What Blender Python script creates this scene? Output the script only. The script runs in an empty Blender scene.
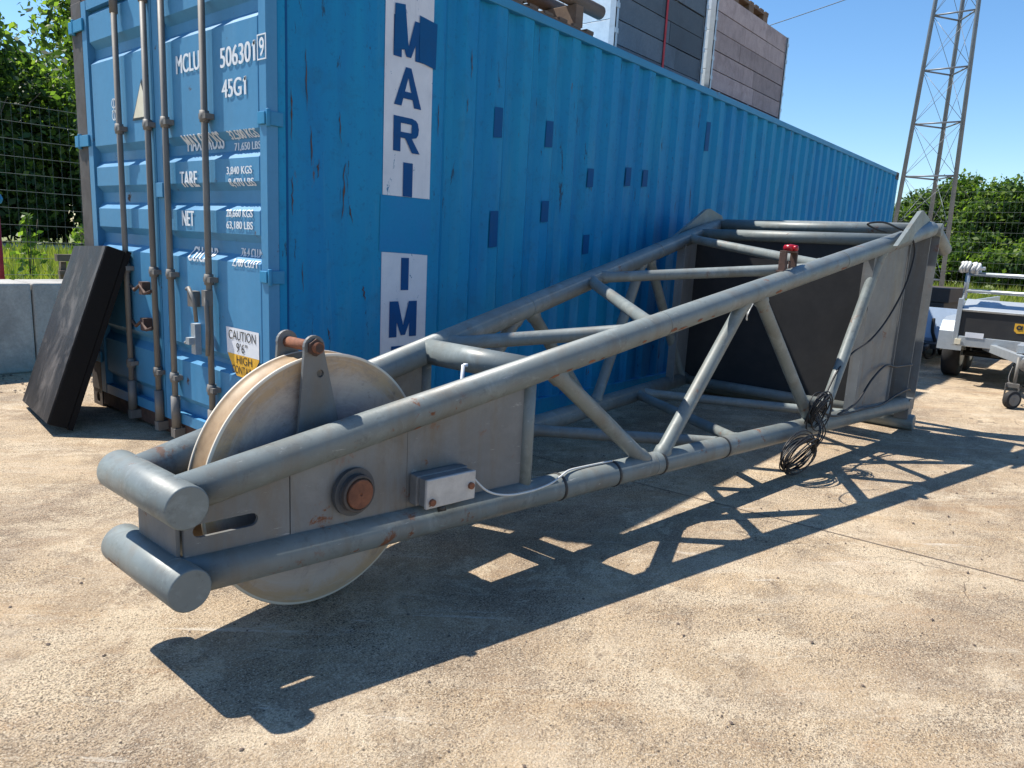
import bpy, bmesh, math, random
import numpy as np
from mathutils import Vector, Matrix
R = math.radians
S = bpy.context.scene
random.seed(7)

# ------------------------------------------------------------------ camera
cam = bpy.data.cameras.new('camera')
camo = bpy.data.objects.new('camera', cam)
S.collection.objects.link(camo)
F, YAW, PITCH, ROLL = 722.1356, 0.695359034, 0.190033956, 0.0519057121
d = Vector((math.cos(YAW)*math.cos(PITCH), math.sin(YAW)*math.cos(PITCH), -math.sin(PITCH)))
r = d.cross(Vector((0, 0, 1))).normalized()
u = r.cross(d)
r2 = math.cos(ROLL)*r + math.sin(ROLL)*u
u2 = -math.sin(ROLL)*r + math.cos(ROLL)*u
m = Matrix((r2, u2, -d)).transposed().to_4x4()
m.translation = Vector((-2.0544779, -3.36734377, 1.32695856))
camo.matrix_world = m
cam.sensor_fit = 'HORIZONTAL'
cam.sensor_width = 36.0
cam.lens = F/1024*36.0
cam.clip_start = 0.05
cam.clip_end = 3000
S.camera = camo
S.render.resolution_x, S.render.resolution_y = 1024, 768

# ------------------------------------------------------------------ light
SUN = Vector((-0.205, 0.592, 1.0)).normalized()        # towards the sun
ELEV = math.asin(SUN.z)
world = bpy.data.worlds.new('World')
S.world = world
world.use_nodes = True
wn = world.node_tree
bg = wn.nodes['Background']
sky = wn.nodes.new('ShaderNodeTexSky')
sky.sky_type = 'NISHITA'
sky.sun_disc = False
sky.sun_elevation = ELEV
sky.sun_rotation = math.atan2(SUN.x, SUN.y)
sky.altitude = 10
sky.air_density = 1.0
sky.dust_density = 0.2
sky.ozone_density = 3.0
hs = wn.nodes.new('ShaderNodeHueSaturation')
hs.inputs['Saturation'].default_value = 1.2
wn.links.new(sky.outputs[0], hs.inputs['Color'])
wn.links.new(hs.outputs[0], bg.inputs[0])
bg.inputs[1].default_value = 0.110
sl = bpy.data.lights.new('sun', 'SUN')
sl.energy = 5.0
sl.angle = R(0.53)
sl.color = (1.0, 0.94, 0.84)
so = bpy.data.objects.new('sun', sl)
S.collection.objects.link(so)
so.rotation_euler = (-SUN).to_track_quat('-Z', 'Y').to_euler()
so.location = SUN*30
S.view_settings.view_transform = 'Standard'
S.view_settings.look = 'None'
S.view_settings.gamma = 1.0
S.view_settings.exposure = 0.80
S.view_settings.use_curve_mapping = False
S.render.engine = 'CYCLES'
S.cycles.max_bounces = 8

# ------------------------------------------------------------------ materials
MATS = {}
def mat(name):
    m = bpy.data.materials.new(name); m.use_nodes = True
    nt = m.node_tree
    return m, nt, nt.nodes['Principled BSDF']
def N(nt, t, **kw):
    n = nt.nodes.new(t)
    for k, v in kw.items(): setattr(n, k, v)
    return n
def coords(nt, scale=(1, 1, 1), rot=(0, 0, 0)):
    tc = N(nt, 'ShaderNodeTexCoord'); mp = N(nt, 'ShaderNodeMapping')
    mp.inputs['Scale'].default_value = scale; mp.inputs['Rotation'].default_value = rot
    nt.links.new(tc.outputs['Object'], mp.inputs[0])
    return mp.outputs[0]
def streaks(nt, along, across, ang):
    tc = N(nt, 'ShaderNodeTexCoord'); m1 = N(nt, 'ShaderNodeMapping'); m2 = N(nt, 'ShaderNodeMapping')
    m1.inputs['Rotation'].default_value = (0, 0, R(-ang)); m2.inputs['Scale'].default_value = (along, across, 1)
    nt.links.new(tc.outputs['Object'], m1.inputs[0]); nt.links.new(m1.outputs[0], m2.inputs[0])
    return m2.outputs[0]
def noise(nt, vec, scale, detail=6, rough=0.6, dist=0.0):
    n = N(nt, 'ShaderNodeTexNoise'); n.inputs['Scale'].default_value = scale
    n.inputs['Detail'].default_value = detail; n.inputs['Roughness'].default_value = rough
    n.inputs['Distortion'].default_value = dist
    nt.links.new(vec, n.inputs['Vector']); return n.outputs['Fac']
def ramp(nt, fac, a, b, ca=0.0, cb=1.0):
    n = N(nt, 'ShaderNodeMapRange'); n.clamp = True
    n.inputs['From Min'].default_value = a; n.inputs['From Max'].default_value = b
    n.inputs['To Min'].default_value = ca; n.inputs['To Max'].default_value = cb
    nt.links.new(fac, n.inputs['Value']); return n.outputs['Result']
def mix(nt, fac, a, b, mode='MIX'):
    n = N(nt, 'ShaderNodeMix'); n.data_type = 'RGBA'; n.blend_type = mode
    for sock, v in ((n.inputs[0], fac), (n.inputs[6], a), (n.inputs[7], b)):
        if isinstance(v, (int, float)): sock.default_value = v
        elif isinstance(v, tuple): sock.default_value = (*v[:3], 1)
        else: nt.links.new(v, sock)
    return n.outputs[2]
def math_(nt, op, a, b):
    n = N(nt, 'ShaderNodeMath'); n.operation = op
    for s, v in ((n.inputs[0], a), (n.inputs[1], b)):
        if isinstance(v, (int, float)): s.default_value = v
        else: nt.links.new(v, s)
    return n.outputs[0]
def bump(nt, bs, h, strength=0.3, dist=0.01):
    b = N(nt, 'ShaderNodeBump'); b.inputs['Strength'].default_value = strength; b.inputs['Distance'].default_value = dist
    nt.links.new(h, b.inputs['Height']); nt.links.new(b.outputs[0], bs.inputs['Normal'])

def weathered(name, base, base2=None, rough=0.55, metal=0.0, nscale=4.0, rust=0.0, rustcol=(0.16, 0.06, 0.025),
              rscale=9.0, dirt=0.0, dirtcol=(0.05, 0.045, 0.04), bmp=0.08, stretch=(1, 1, 1), spec=0.5, grain=0.12, island=0.0):
    if name in MATS: return MATS[name]
    m, nt, bs = mat(name)
    v = coords(nt, stretch); v1 = coords(nt)
    base2 = base2 or tuple(c*0.8 for c in base)
    n1 = noise(nt, v, nscale, 8, 0.65, 0.3)
    c = mix(nt, ramp(nt, n1, 0.35, 0.68), base, base2)
    n2 = noise(nt, v1, nscale*14, 4, 0.7)
    c = mix(nt, ramp(nt, n2, 0.3, 0.7, 0, grain), c, tuple(x*0.35 for x in base))
    rf = None
    if island:
        ge = N(nt, 'ShaderNodeNewGeometry')
        c = mix(nt, 1.0, c, mix(nt, ge.outputs['Random Per Island'], (1-island,)*3, (1+island*0.4,)*3), 'MULTIPLY')
    if dirt:
        n4 = noise(nt, v, nscale*0.7, 10, 0.7, 0.6)
        c = mix(nt, ramp(nt, n4, 0.5, 0.75, 0, dirt), c, dirtcol)
    if rust:
        n3 = noise(nt, v1, rscale, 10, 0.72, 0.2)
        rf = ramp(nt, n3, 0.705-rust*0.16, 0.76-rust*0.16)
        n5 = noise(nt, v1, rscale*5, 6, 0.7)
        rc = mix(nt, n5, rustcol, tuple(x*0.4 for x in rustcol))
        c = mix(nt, rf, c, rc)
    nt.links.new(c, bs.inputs['Base Color'])
    rr = ramp(nt, n1, 0.3, 0.7, rough*0.85, min(1, rough*1.2))
    if rf is not None:
        mm = N(nt, 'ShaderNodeMath'); mm.operation = 'MAXIMUM'
        nt.links.new(rr, mm.inputs[0]); nt.links.new(rf, mm.inputs[1]); rr = mm.outputs[0]
    nt.links.new(rr, bs.inputs['Roughness'])
    bs.inputs['Metallic'].default_value = metal
    bs.inputs['Specular IOR Level'].default_value = spec
    if bmp: bump(nt, bs, n2, bmp, 0.004)
    MATS[name] = m
    return m
def plain(name, col, rough=0.6, metal=0.0, **k):
    return weathered(name, col, rough=rough, metal=metal, **k)

M = {}
def jib_mat(name, a, b_, stain, rough):
    m, nt, bs = mat(name)
    v = coords(nt)
    c = mix(nt, ramp(nt, noise(nt, v, 2.4, 8, 0.68, 0.4), 0.34, 0.66), a, b_)
    # run-off stains, chalky patches, scuffs and scratches
    c = mix(nt, ramp(nt, noise(nt, coords(nt, (5, 5, 0.7)), 1.4, 9, 0.72, 0.4), 0.48, 0.66, 0, stain), c, (0.135, 0.112, 0.085))
    c = mix(nt, ramp(nt, noise(nt, v, 5.5, 9, 0.74, 0.7), 0.54, 0.68, 0, 0.55 if rough <= 0.5 and stain < 0.6 else 0.2), c, tuple(x*1.5 for x in a))
    c = mix(nt, ramp(nt, noise(nt, v, 17, 8, 0.75, 0.3), 0.56, 0.68, 0, 0.6 if stain < 0.6 else 0.25), c, tuple(x*0.45 for x in a))
    sc = noise(nt, coords(nt, (3, 30, 30), (0, R(-12), R(5))), 1.6, 8, 0.78, 0.2)
    c = mix(nt, ramp(nt, sc, 0.63, 0.67, 0, 0.7), c, (0.36, 0.37, 0.36))
    rs = noise(nt, v, 9, 10, 0.74, 0.25)
    rm = noise(nt, v, 1.7, 5, 0.6, 0.3)
    rf = math_(nt, 'MULTIPLY', ramp(nt, rs, 0.585, 0.635), ramp(nt, rm, 0.50, 0.60))
    c = mix(nt, rf, c, mix(nt, noise(nt, v, 45, 6, 0.7), (0.24, 0.10, 0.05), (0.08, 0.035, 0.02)))
    nt.links.new(c, bs.inputs['Base Color'])
    r0 = ramp(nt, noise(nt, v, 6, 7, 0.7), 0.3, 0.7, rough*0.8, rough*1.25)
    nt.links.new(math_(nt, 'MAXIMUM', r0, rf), bs.inputs['Roughness'])
    bs.inputs['Specular IOR Level'].default_value = 0.5
    h = math_(nt, 'ADD', math_(nt, 'MULTIPLY', noise(nt, v, 60, 4, 0.7), 0.5), math_(nt, 'MULTIPLY', rf, 0.8))
    bump(nt, bs, h, 0.18, 0.004)
    return m
M['jib'] = jib_mat('jib_grey_paint', (0.176, 0.203, 0.203), (0.136, 0.158, 0.158), 0.5, 0.46)
M['jib_plate'] = jib_mat('jib_plate_paint', (0.165, 0.175, 0.180), (0.118, 0.125, 0.130), 0.75, 0.5)
M['jib_panel'] = weathered('jib_panel_shade', (0.014, 0.015, 0.018), (0.010, 0.011, 0.014), 0.8, nscale=1.7, rust=0.1, rscale=5, dirt=0.3)  # bulkhead: shade inside the jib base put into a near-black colour
M['rust'] = weathered('rusty_steel', (0.26, 0.095, 0.045), (0.12, 0.05, 0.03), 0.8, nscale=14, bmp=0.3)
M['rust_dark'] = weathered('dark_rusty_steel', (0.10, 0.05, 0.035), (0.05, 0.035, 0.03), 0.8, nscale=14, bmp=0.3)
def box_mat():
    m, nt, bs = mat('container_blue_paint')
    v = coords(nt); vv = coords(nt, (7, 7, 0.22)); v2 = coords(nt, (2.2, 2.2, 0.5))
    c = mix(nt, ramp(nt, noise(nt, vv, 1.0, 8, 0.68, 0.2), 0.34, 0.66), (0.003, 0.222, 0.450), (0.003, 0.170, 0.400))
    c = mix(nt, ramp(nt, noise(nt, v2, 0.8, 7, 0.65, 0.5), 0.42, 0.66, 0, 0.8), c, (0.006, 0.240, 0.43))
    c = mix(nt, ramp(nt, noise(nt, v, 6, 8, 0.72, 0.4), 0.52, 0.72, 0, 0.5), c, (0.012, 0.12, 0.24))
    c = mix(nt, ramp(nt, noise(nt, v, 30, 5, 0.75), 0.56, 0.72, 0, 0.45), c, (0.006, 0.07, 0.17))
    # scraped, chalky and grimy runs
    c = mix(nt, ramp(nt, noise(nt, coords(nt, (4, 4, 0.5)), 1.2, 9, 0.74, 0.3), 0.55, 0.70, 0, 0.45), c, (0.06, 0.26, 0.40))
    sc = noise(nt, coords(nt, (12, 12, 2.0)), 1.1, 10, 0.77, 0.3)
    c = mix(nt, ramp(nt, sc, 0.612, 0.645, 0, 0.85), c, (0.018, 0.04, 0.075))
    rs = noise(nt, coords(nt, (6, 6, 1.3)), 1.3, 10, 0.77, 0.2)
    c = mix(nt, ramp(nt, rs, 0.635, 0.675, 0, 0.9), c, (0.10, 0.055, 0.035))
    nt.links.new(c, bs.inputs['Base Color']); bs.inputs['Roughness'].default_value = 0.55
    bs.inputs['Specular IOR Level'].default_value = 0.25
    bump(nt, bs, noise(nt, coords(nt, (3, 3, 1)), 2.0, 5, 0.6), 0.2, 0.015)
    return m
M['bluebox'] = box_mat()
M['bluedoor'] = weathered('door_blue_paint', (0.040, 0.205, 0.39), (0.065, 0.245, 0.44), 0.5, nscale=1.6, rust=0.42, rscale=7, rustcol=(0.10, 0.05, 0.03), dirt=0.12, stretch=(2, 2, 0.3))
M['bluefresh'] = weathered('fresh_blue_paint', (0.003, 0.195, 0.44), (0.003, 0.215, 0.44), 0.5, nscale=5, spec=0.25)
M['bluepatch'] = weathered('touch_up_blue_paint', (0.001, 0.070, 0.21), (0.001, 0.085, 0.25), 0.6, nscale=8, spec=0.2)
M['bluerail'] = weathered('rail_blue_paint', (0.012, 0.20, 0.40), (0.02, 0.22, 0.42), 0.5, nscale=3, rust=0.5, rscale=6, dirt=0.2)
M['rodmetal'] = weathered('locking_bar_metal', (0.19, 0.185, 0.175), (0.12, 0.11, 0.10), 0.6, metal=0.1, nscale=9, rust=0.35, rscale=14, stretch=(1, 1, 0.2))
M['cornerbrown'] = weathered('worn_brown_steel', (0.085, 0.072, 0.066), (0.05, 0.042, 0.04), 0.7, nscale=6, rust=0.4)
M['headerbrown'] = weathered('rust_red_steel', (0.10, 0.04, 0.035), (0.07, 0.035, 0.035), 0.7, nscale=6)
M['white'] = weathered('white_paint', (0.72, 0.74, 0.78), (0.62, 0.65, 0.70), 0.55, nscale=3, dirt=0.12, dirtcol=(0.25, 0.25, 0.3), grain=0.05)
def strip_mat():
    m, nt, bs = mat('worn_white_strip')
    v = coords(nt)
    c = mix(nt, ramp(nt, noise(nt, v, 3, 8, 0.7, 0.3), 0.35, 0.68), (0.66, 0.68, 0.74), (0.54, 0.565, 0.63))
    c = mix(nt, ramp(nt, noise(nt, coords(nt, (9, 9, 0.8)), 1.3, 9, 0.75), 0.56, 0.70, 0, 0.5), c, (0.34, 0.38, 0.45))
    ch = noise(nt, coords(nt, (14, 14, 7)), 1.2, 10, 0.76, 0.2)
    c = mix(nt, ramp(nt, ch, 0.625, 0.64), c, (0.01, 0.15, 0.30))
    nt.links.new(c, bs.inputs['Base Color']); bs.inputs['Roughness'].default_value = 0.6
    return m
M['strip'] = strip_mat()
M['stencil'] = weathered('white_stencil_paint', (0.74, 0.78, 0.82), (0.62, 0.68, 0.74), 0.6, nscale=30, grain=0.1)
M['lettering'] = weathered('dark_blue_lettering', (0.003, 0.06, 0.20), (0.004, 0.075, 0.24), 0.6, nscale=6, spec=0.2)
M['black'] = weathered('black_paint', (0.02, 0.02, 0.022), (0.03, 0.03, 0.03), 0.5, nscale=6)
M['yellow'] = weathered('yellow_sticker', (0.75, 0.42, 0.03), (0.65, 0.35, 0.03), 0.5, nscale=6)
M['cream'] = weathered('cream_sticker', (0.75, 0.70, 0.55), (0.65, 0.58, 0.42), 0.5, nscale=10)
M['slabblack'] = weathered('black_rubber_slab', (0.010, 0.010, 0.011), (0.030, 0.029, 0.031), 0.6, nscale=4, dirt=0.9, dirtcol=(0.15, 0.135, 0.125), stretch=(1, 1.1, 0.8), bmp=0.6, grain=0.5, spec=0.3, rust=0.25, rustcol=(0.13, 0.12, 0.11), rscale=13)
M['slabside'] = weathered('black_slab_edge', (0.008, 0.0075, 0.0075), (0.013, 0.012, 0.012), 0.8, nscale=5, bmp=0.3, spec=0.2)
M['cable'] = plain('black_cable_rubber', (0.014, 0.014, 0.016), 0.5)
M['rubber'] = plain('tyre_rubber', (0.018, 0.018, 0.02), 0.8)
M['whitecable'] = plain('pale_cable', (0.62, 0.63, 0.62), 0.5)
M['red'] = weathered('red_lens', (0.33, 0.008, 0.018), (0.22, 0.006, 0.012), 0.25, nscale=5, bmp=0)
M['redpaint'] = weathered('red_strap', (0.42, 0.015, 0.03), (0.30, 0.01, 0.02), 0.6, nscale=9)
M['galv'] = weathered('galvanised_steel', (0.50, 0.54, 0.57), (0.38, 0.42, 0.45), 0.42, metal=0.55, nscale=12, grain=0.1)
M['boxgrey'] = weathered('weathered_grey_box', (0.20, 0.20, 0.20), (0.13, 0.13, 0.13), 0.6, nscale=8, rust=0.3, rscale=14, dirt=0.3)
M['lid'] = weathered('weathered_white_lid', (0.52, 0.50, 0.47), (0.40, 0.38, 0.36), 0.5, nscale=14, rust=0.25, rscale=22, dirt=0.5, dirtcol=(0.2, 0.17, 0.15))
M['paleblue'] = weathered('pale_blue_sheet', (0.42, 0.52, 0.66), (0.36, 0.46, 0.60), 0.45, nscale=2, dirt=0.15)
M['wall'] = weathered('pale_concrete', (0.43, 0.415, 0.385), (0.28, 0.27, 0.25), 0.9, nscale=3.5, dirt=0.6, dirtcol=(0.14, 0.14, 0.135), stretch=(1, 1, 0.6), bmp=0.6, grain=0.4)
M['fence'] = plain('fence_wire', (0.16, 0.19, 0.18), 0.5)
M['leftwire'] = plain('grey_green_wire', (0.09, 0.11, 0.105), 0.5)
M['darkwire'] = plain('dark_green_wire', (0.05, 0.06, 0.055), 0.5)
M['mast'] = weathered('mast_steel', (0.17, 0.195, 0.23), (0.13, 0.15, 0.18), 0.45, metal=0.2, nscale=3)
M['strawwood'] = weathered('weathered_brown_wood', (0.15, 0.11, 0.085), (0.10, 0.075, 0.06), 0.8, nscale=5, stretch=(0.3, 3, 3), bmp=0.3)
M['palletwood'] = weathered('pallet_wood', (0.12, 0.075, 0.05), (0.20, 0.14, 0.10), 0.8, nscale=4, stretch=(0.5, 3, 3), bmp=0.3)
M['darkwood'] = weathered('dark_stained_wood', (0.045, 0.032, 0.024), (0.075, 0.055, 0.042), 0.85, nscale=4, stretch=(0.5, 3, 3), bmp=0.3)
M['pinkwood'] = weathered('pinkish_grey_board', (0.43, 0.355, 0.36), (0.33, 0.28, 0.295), 0.8, nscale=6, dirt=0.6, dirtcol=(0.13, 0.10, 0.105), stretch=(1.3, 2, 1.0), bmp=0.2, island=0.35, grain=0.35)
M['slatewood'] = weathered('slate_blue_board', (0.085, 0.13, 0.18), (0.13, 0.175, 0.225), 0.8, nscale=4, dirt=0.6, dirtcol=(0.035, 0.05, 0.07), stretch=(1.4, 2, 0.9), bmp=0.2, island=0.45, grain=0.35)
M['sunlit_end'] = weathered('sunlit_end_board', (0.72, 0.78, 0.82), (0.55, 0.62, 0.68), 0.4, nscale=9, bmp=0.4)  # crate end boards: sunlight on the end faces put into a pale colour
M['bark'] = weathered('tree_bark', (0.07, 0.055, 0.04), (0.05, 0.04, 0.03), 0.9, nscale=8, bmp=0.5)
M['axledark'] = weathered('axle_collar_paint', (0.07, 0.075, 0.085), (0.05, 0.055, 0.06), 0.5, nscale=9)

def leafmat(name, col, col2, trans=0.5):
    m, nt, bs = mat(name)
    oi = N(nt, 'ShaderNodeNewGeometry')
    c = mix(nt, oi.outputs['Random Per Island'], col, col2)
    nt.links.new(c, bs.inputs['Base Color']); bs.inputs['Roughness'].default_value = 0.5
    bs.inputs['Specular IOR Level'].default_value = 0.3
    tr = N(nt, 'ShaderNodeBsdfTranslucent'); 
    c2 = mix(nt, 1.0, c, (1.0, 1.15, 0.55), 'MULTIPLY')
    nt.links.new(c2, tr.inputs[0])
    ms = N(nt, 'ShaderNodeMixShader'); ms.inputs[0].default_value = trans
    nt.links.new(bs.outputs[0], ms.inputs[1]); nt.links.new(tr.outputs[0], ms.inputs[2])
    out = nt.nodes['Material Output']; nt.links.new(ms.outputs[0], out.inputs[0])
    MATS[name] = m; return m
L_DARK = leafmat('dark_leaf', (0.022, 0.055, 0.018), (0.05, 0.095, 0.025), 0.3)
L_MID = leafmat('mid_leaf', (0.055, 0.11, 0.022), (0.11, 0.175, 0.035), 0.5)
L_LIGHT = leafmat('light_leaf', (0.13, 0.21, 0.035), (0.22, 0.30, 0.055), 0.62)
L_GRASS = leafmat('grass_blade', (0.14, 0.19, 0.03), (0.30, 0.31, 0.07), 0.5)

# yard concrete
def yard_mat():
    m, nt, bs = mat('yard_concrete')
    v = coords(nt); vs = streaks(nt, 0.8, 4.5, -46); vx = streaks(nt, 0.7, 9.0, 4)
    c = mix(nt, ramp(nt, noise(nt, v, 1.3, 8, 0.66, 0.4), 0.33, 0.66), (0.63, 0.475, 0.305), (0.48, 0.355, 0.225))
    c = mix(nt, ramp(nt, noise(nt, vs, 1.5, 9, 0.72, 0.6), 0.45, 0.66, 0, 0.75), c, (0.66, 0.54, 0.395))
    c = mix(nt, ramp(nt, noise(nt, v, 0.55, 8, 0.68, 1.0), 0.46, 0.62, 0, 0.72), c, (0.27, 0.19, 0.13))
    c = mix(nt, ramp(nt, noise(nt, v, 3.4, 9, 0.75, 0.5), 0.51, 0.66, 0, 0.7), c, (0.22, 0.165, 0.118))
    c = mix(nt, ramp(nt, noise(nt, vs, 4.0, 9, 0.75, 0.8), 0.53, 0.66, 0, 0.55), c, (0.66, 0.57, 0.44))
    # crisp worn patches: pale laitance left in places, darker bare spots in others
    c = mix(nt, ramp(nt, noise(nt, v, 2.3, 11, 0.80, 0.5), 0.525, 0.575, 0, 0.6), c, (0.76, 0.625, 0.445))
    c = mix(nt, ramp(nt, noise(nt, v, 5.2, 10, 0.80, 0.4), 0.555, 0.60, 0, 0.5), c, (0.245, 0.18, 0.125))
    c = mix(nt, ramp(nt, noise(nt, streaks(nt, 1.0, 3.0, -46), 2.6, 10, 0.8, 0.5), 0.56, 0.61, 0, 0.4), c, (0.46, 0.29, 0.165))
    # aggregate: pits, sand grains and stones of several sizes, rougher in some places than in others
    rough_area = ramp(nt, noise(nt, v, 1.8, 6, 0.65, 0.6), 0.36, 0.62, 0.35, 1.0)
    g = noise(nt, v, 165, 3, 0.75)
    c = mix(nt, math_(nt, 'MULTIPLY', ramp(nt, g, 0.49, 0.59, 0, 0.95), rough_area), c, (0.075, 0.055, 0.04))
    g3 = noise(nt, v, 66, 5, 0.8)
    c = mix(nt, math_(nt, 'MULTIPLY', ramp(nt, g3, 0.51, 0.61, 0, 0.85), rough_area), c, (0.09, 0.067, 0.05))
    c = mix(nt, ramp(nt, noise(nt, v, 125, 3, 0.75), 0.54, 0.64, 0, 0.8), c, (0.72, 0.62, 0.48))
    vo = N(nt, 'ShaderNodeTexVoronoi'); vo.inputs['Scale'].default_value = 42
    nt.links.new(v, vo.inputs['Vector'])
    pick = N(nt, 'ShaderNodeSeparateColor'); nt.links.new(vo.outputs['Color'], pick.inputs[0])
    spot = math_(nt, 'MULTIPLY', ramp(nt, vo.outputs['Distance'], 0.08, 0.24, 1, 0), ramp(nt, pick.outputs[0], 0.70, 0.85))
    c = mix(nt, math_(nt, 'MULTIPLY', spot, 0.8), c, (0.05, 0.042, 0.036))
    # rusty streak stains
    n6 = noise(nt, vs, 0.9, 7, 0.65, 0.3)
    c = mix(nt, ramp(nt, n6, 0.57, 0.68, 0, 0.4), c, (0.40, 0.25, 0.13))
    # white cement scuffs
    n7 = noise(nt, streaks(nt, 0.9, 7.0, -50), 1.3, 9, 0.78, 0.4)
    c = mix(nt, ramp(nt, noise(nt, vx, 2.2, 8, 0.75, 0.2), 0.52, 0.68, 0, 0.35), c, (0.56, 0.46, 0.34))
    c = mix(nt, ramp(nt, n7, 0.60, 0.68, 0, 0.7), c, (0.72, 0.66, 0.56))
    # hairline cracks
    vc = N(nt, 'ShaderNodeTexVoronoi'); vc.feature = 'DISTANCE_TO_EDGE'; vc.inputs['Scale'].default_value = 0.42
    wv_ = N(nt, 'ShaderNodeVectorMath'); wv_.operation = 'ADD'
    nz = N(nt, 'ShaderNodeTexNoise'); nz.inputs['Scale'].default_value = 1.6; nz.inputs['Detail'].default_value = 8
    nt.links.new(v, nz.inputs['Vector']); nt.links.new(v, wv_.inputs[0]); nt.links.new(nz.outputs['Color'], wv_.inputs[1])
    nt.links.new(wv_.outputs[0], vc.inputs['Vector'])
    crack = math_(nt, 'MULTIPLY', ramp(nt, vc.outputs['Distance'], 0.0012, 0.0028, 1, 0), ramp(nt, noise(nt, v, 0.9, 4, 0.6), 0.50, 0.58))
    c = mix(nt, math_(nt, 'MULTIPLY', crack, 0.75), c, (0.10, 0.075, 0.055))
    nt.links.new(c, bs.inputs['Base Color']); bs.inputs['Roughness'].default_value = 0.9
    bs.inputs['Specular IOR Level'].default_value = 0.25
    h = math_(nt, 'ADD', math_(nt, 'MULTIPLY', g, 1.0), math_(nt, 'MULTIPLY', g3, 1.4))
    h = math_(nt, 'SUBTRACT', h, math_(nt, 'MULTIPLY', spot, 0.5))
    bump(nt, bs, h, 1.0, 0.008)
    return m
M['yard'] = yard_mat()
def earth_mat():
    m, nt, bs = mat('grassy_ground')
    v = coords(nt)
    c = mix(nt, ramp(nt, noise(nt, v, 0.6, 8, 0.7), 0.35, 0.65), (0.115, 0.15, 0.035), (0.21, 0.22, 0.07))
    c = mix(nt, ramp(nt, noise(nt, v, 14, 6, 0.7), 0.4, 0.7, 0, 0.6), c, (0.05, 0.075, 0.02))
    nt.links.new(c, bs.inputs['Base Color']); bs.inputs['Roughness'].default_value = 0.95
    return m
M['earth'] = earth_mat()
M['path'] = weathered('pale_path', (0.42, 0.41, 0.39), (0.34, 0.33, 0.31), 0.9, nscale=1.5)
def sheave_mat():
    m, nt, bs = mat('sheave_plastic')
    v = coords(nt)
    ln = N(nt, 'ShaderNodeVectorMath'); ln.operation = 'LENGTH'; nt.links.new(v, ln.inputs[0])
    rad = ln.outputs['Value']
    sx = N(nt, 'ShaderNodeSeparateXYZ'); nt.links.new(v, sx.inputs[0])
    wob = noise(nt, v, 4.5, 9, 0.72, 0.6)
    rr = math_(nt, 'ADD', rad, math_(nt, 'MULTIPLY', math_(nt, 'SUBTRACT', wob, 0.5), 0.16))
    inner = mix(nt, ramp(nt, noise(nt, v, 3, 8, 0.7, 0.6), 0.36, 0.66), (0.345, 0.32, 0.325), (0.235, 0.215, 0.225))
    c = mix(nt, ramp(nt, rr, 0.27, 0.36), inner, (0.43, 0.365, 0.315))
    c = mix(nt, ramp(nt, rr, 0.375, 0.42), c, (0.43, 0.295, 0.175))
    # concentric turning marks
    w = N(nt, 'ShaderNodeCombineXYZ'); nt.links.new(rad, w.inputs[0])
    nn = noise(nt, w.outputs[0], 40, 5, 0.85)
    c = mix(nt, ramp(nt, nn, 0.50, 0.66, 0, 0.14), c, (0.17, 0.14, 0.125))
    c = mix(nt, ramp(nt, noise(nt, v, 6, 11, 0.8, 0.6), 0.50, 0.60, 0, 0.45), c, (0.19, 0.165, 0.165))
    # curved scuffs: noise stretched along the turning direction
    at = N(nt, 'ShaderNodeMath'); at.operation = 'ARCTAN2'; nt.links.new(sx.outputs[2], at.inputs[0]); nt.links.new(sx.outputs[0], at.inputs[1])
    w2 = N(nt, 'ShaderNodeCombineXYZ'); nt.links.new(math_(nt, 'MULTIPLY', math_(nt, 'ADD', at.outputs[0], math_(nt, 'MULTIPLY', rad, 4.0)), 1.1), w2.inputs[0]); nt.links.new(math_(nt, 'MULTIPLY', rad, 22.0), w2.inputs[1])
    c = mix(nt, ramp(nt, noise(nt, w2.outputs[0], 2.2, 8, 0.75, 0.3), 0.52, 0.66, 0, 0.55), c, (0.44, 0.39, 0.36))
    c = mix(nt, ramp(nt, noise(nt, v, 13, 8, 0.75), 0.60, 0.70, 0, 0.6), c, (0.10, 0.075, 0.06))
    ay_ = math_(nt, 'ABSOLUTE', sx.outputs[1], 0.0)
    tread = math_(nt, 'MULTIPLY', ramp(nt, rad, 0.405, 0.412), ramp(nt, ay_, 0.0455, 0.0440))
    tc_ = mix(nt, ramp(nt, noise(nt, v, 11, 8, 0.7, 0.3), 0.35, 0.65), (0.20, 0.125, 0.062), (0.33, 0.225, 0.125))
    c = mix(nt, tread, c, tc_)
    ay = math_(nt, 'ABSOLUTE', sx.outputs[1], 0.0)
    worn = math_(nt, 'MULTIPLY', ramp(nt, ay, 0.042, 0.0445), ramp(nt, rad, 0.4475, 0.4500))
    c = mix(nt, worn, c, (0.60, 0.53, 0.43))
    nt.links.new(c, bs.inputs['Base Color']); bs.inputs['Roughness'].default_value = 0.55
    bump(nt, bs, noise(nt, v, 18, 8, 0.75), 0.12, 0.004)
    return m
M['sheave'] = sheave_mat()

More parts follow.
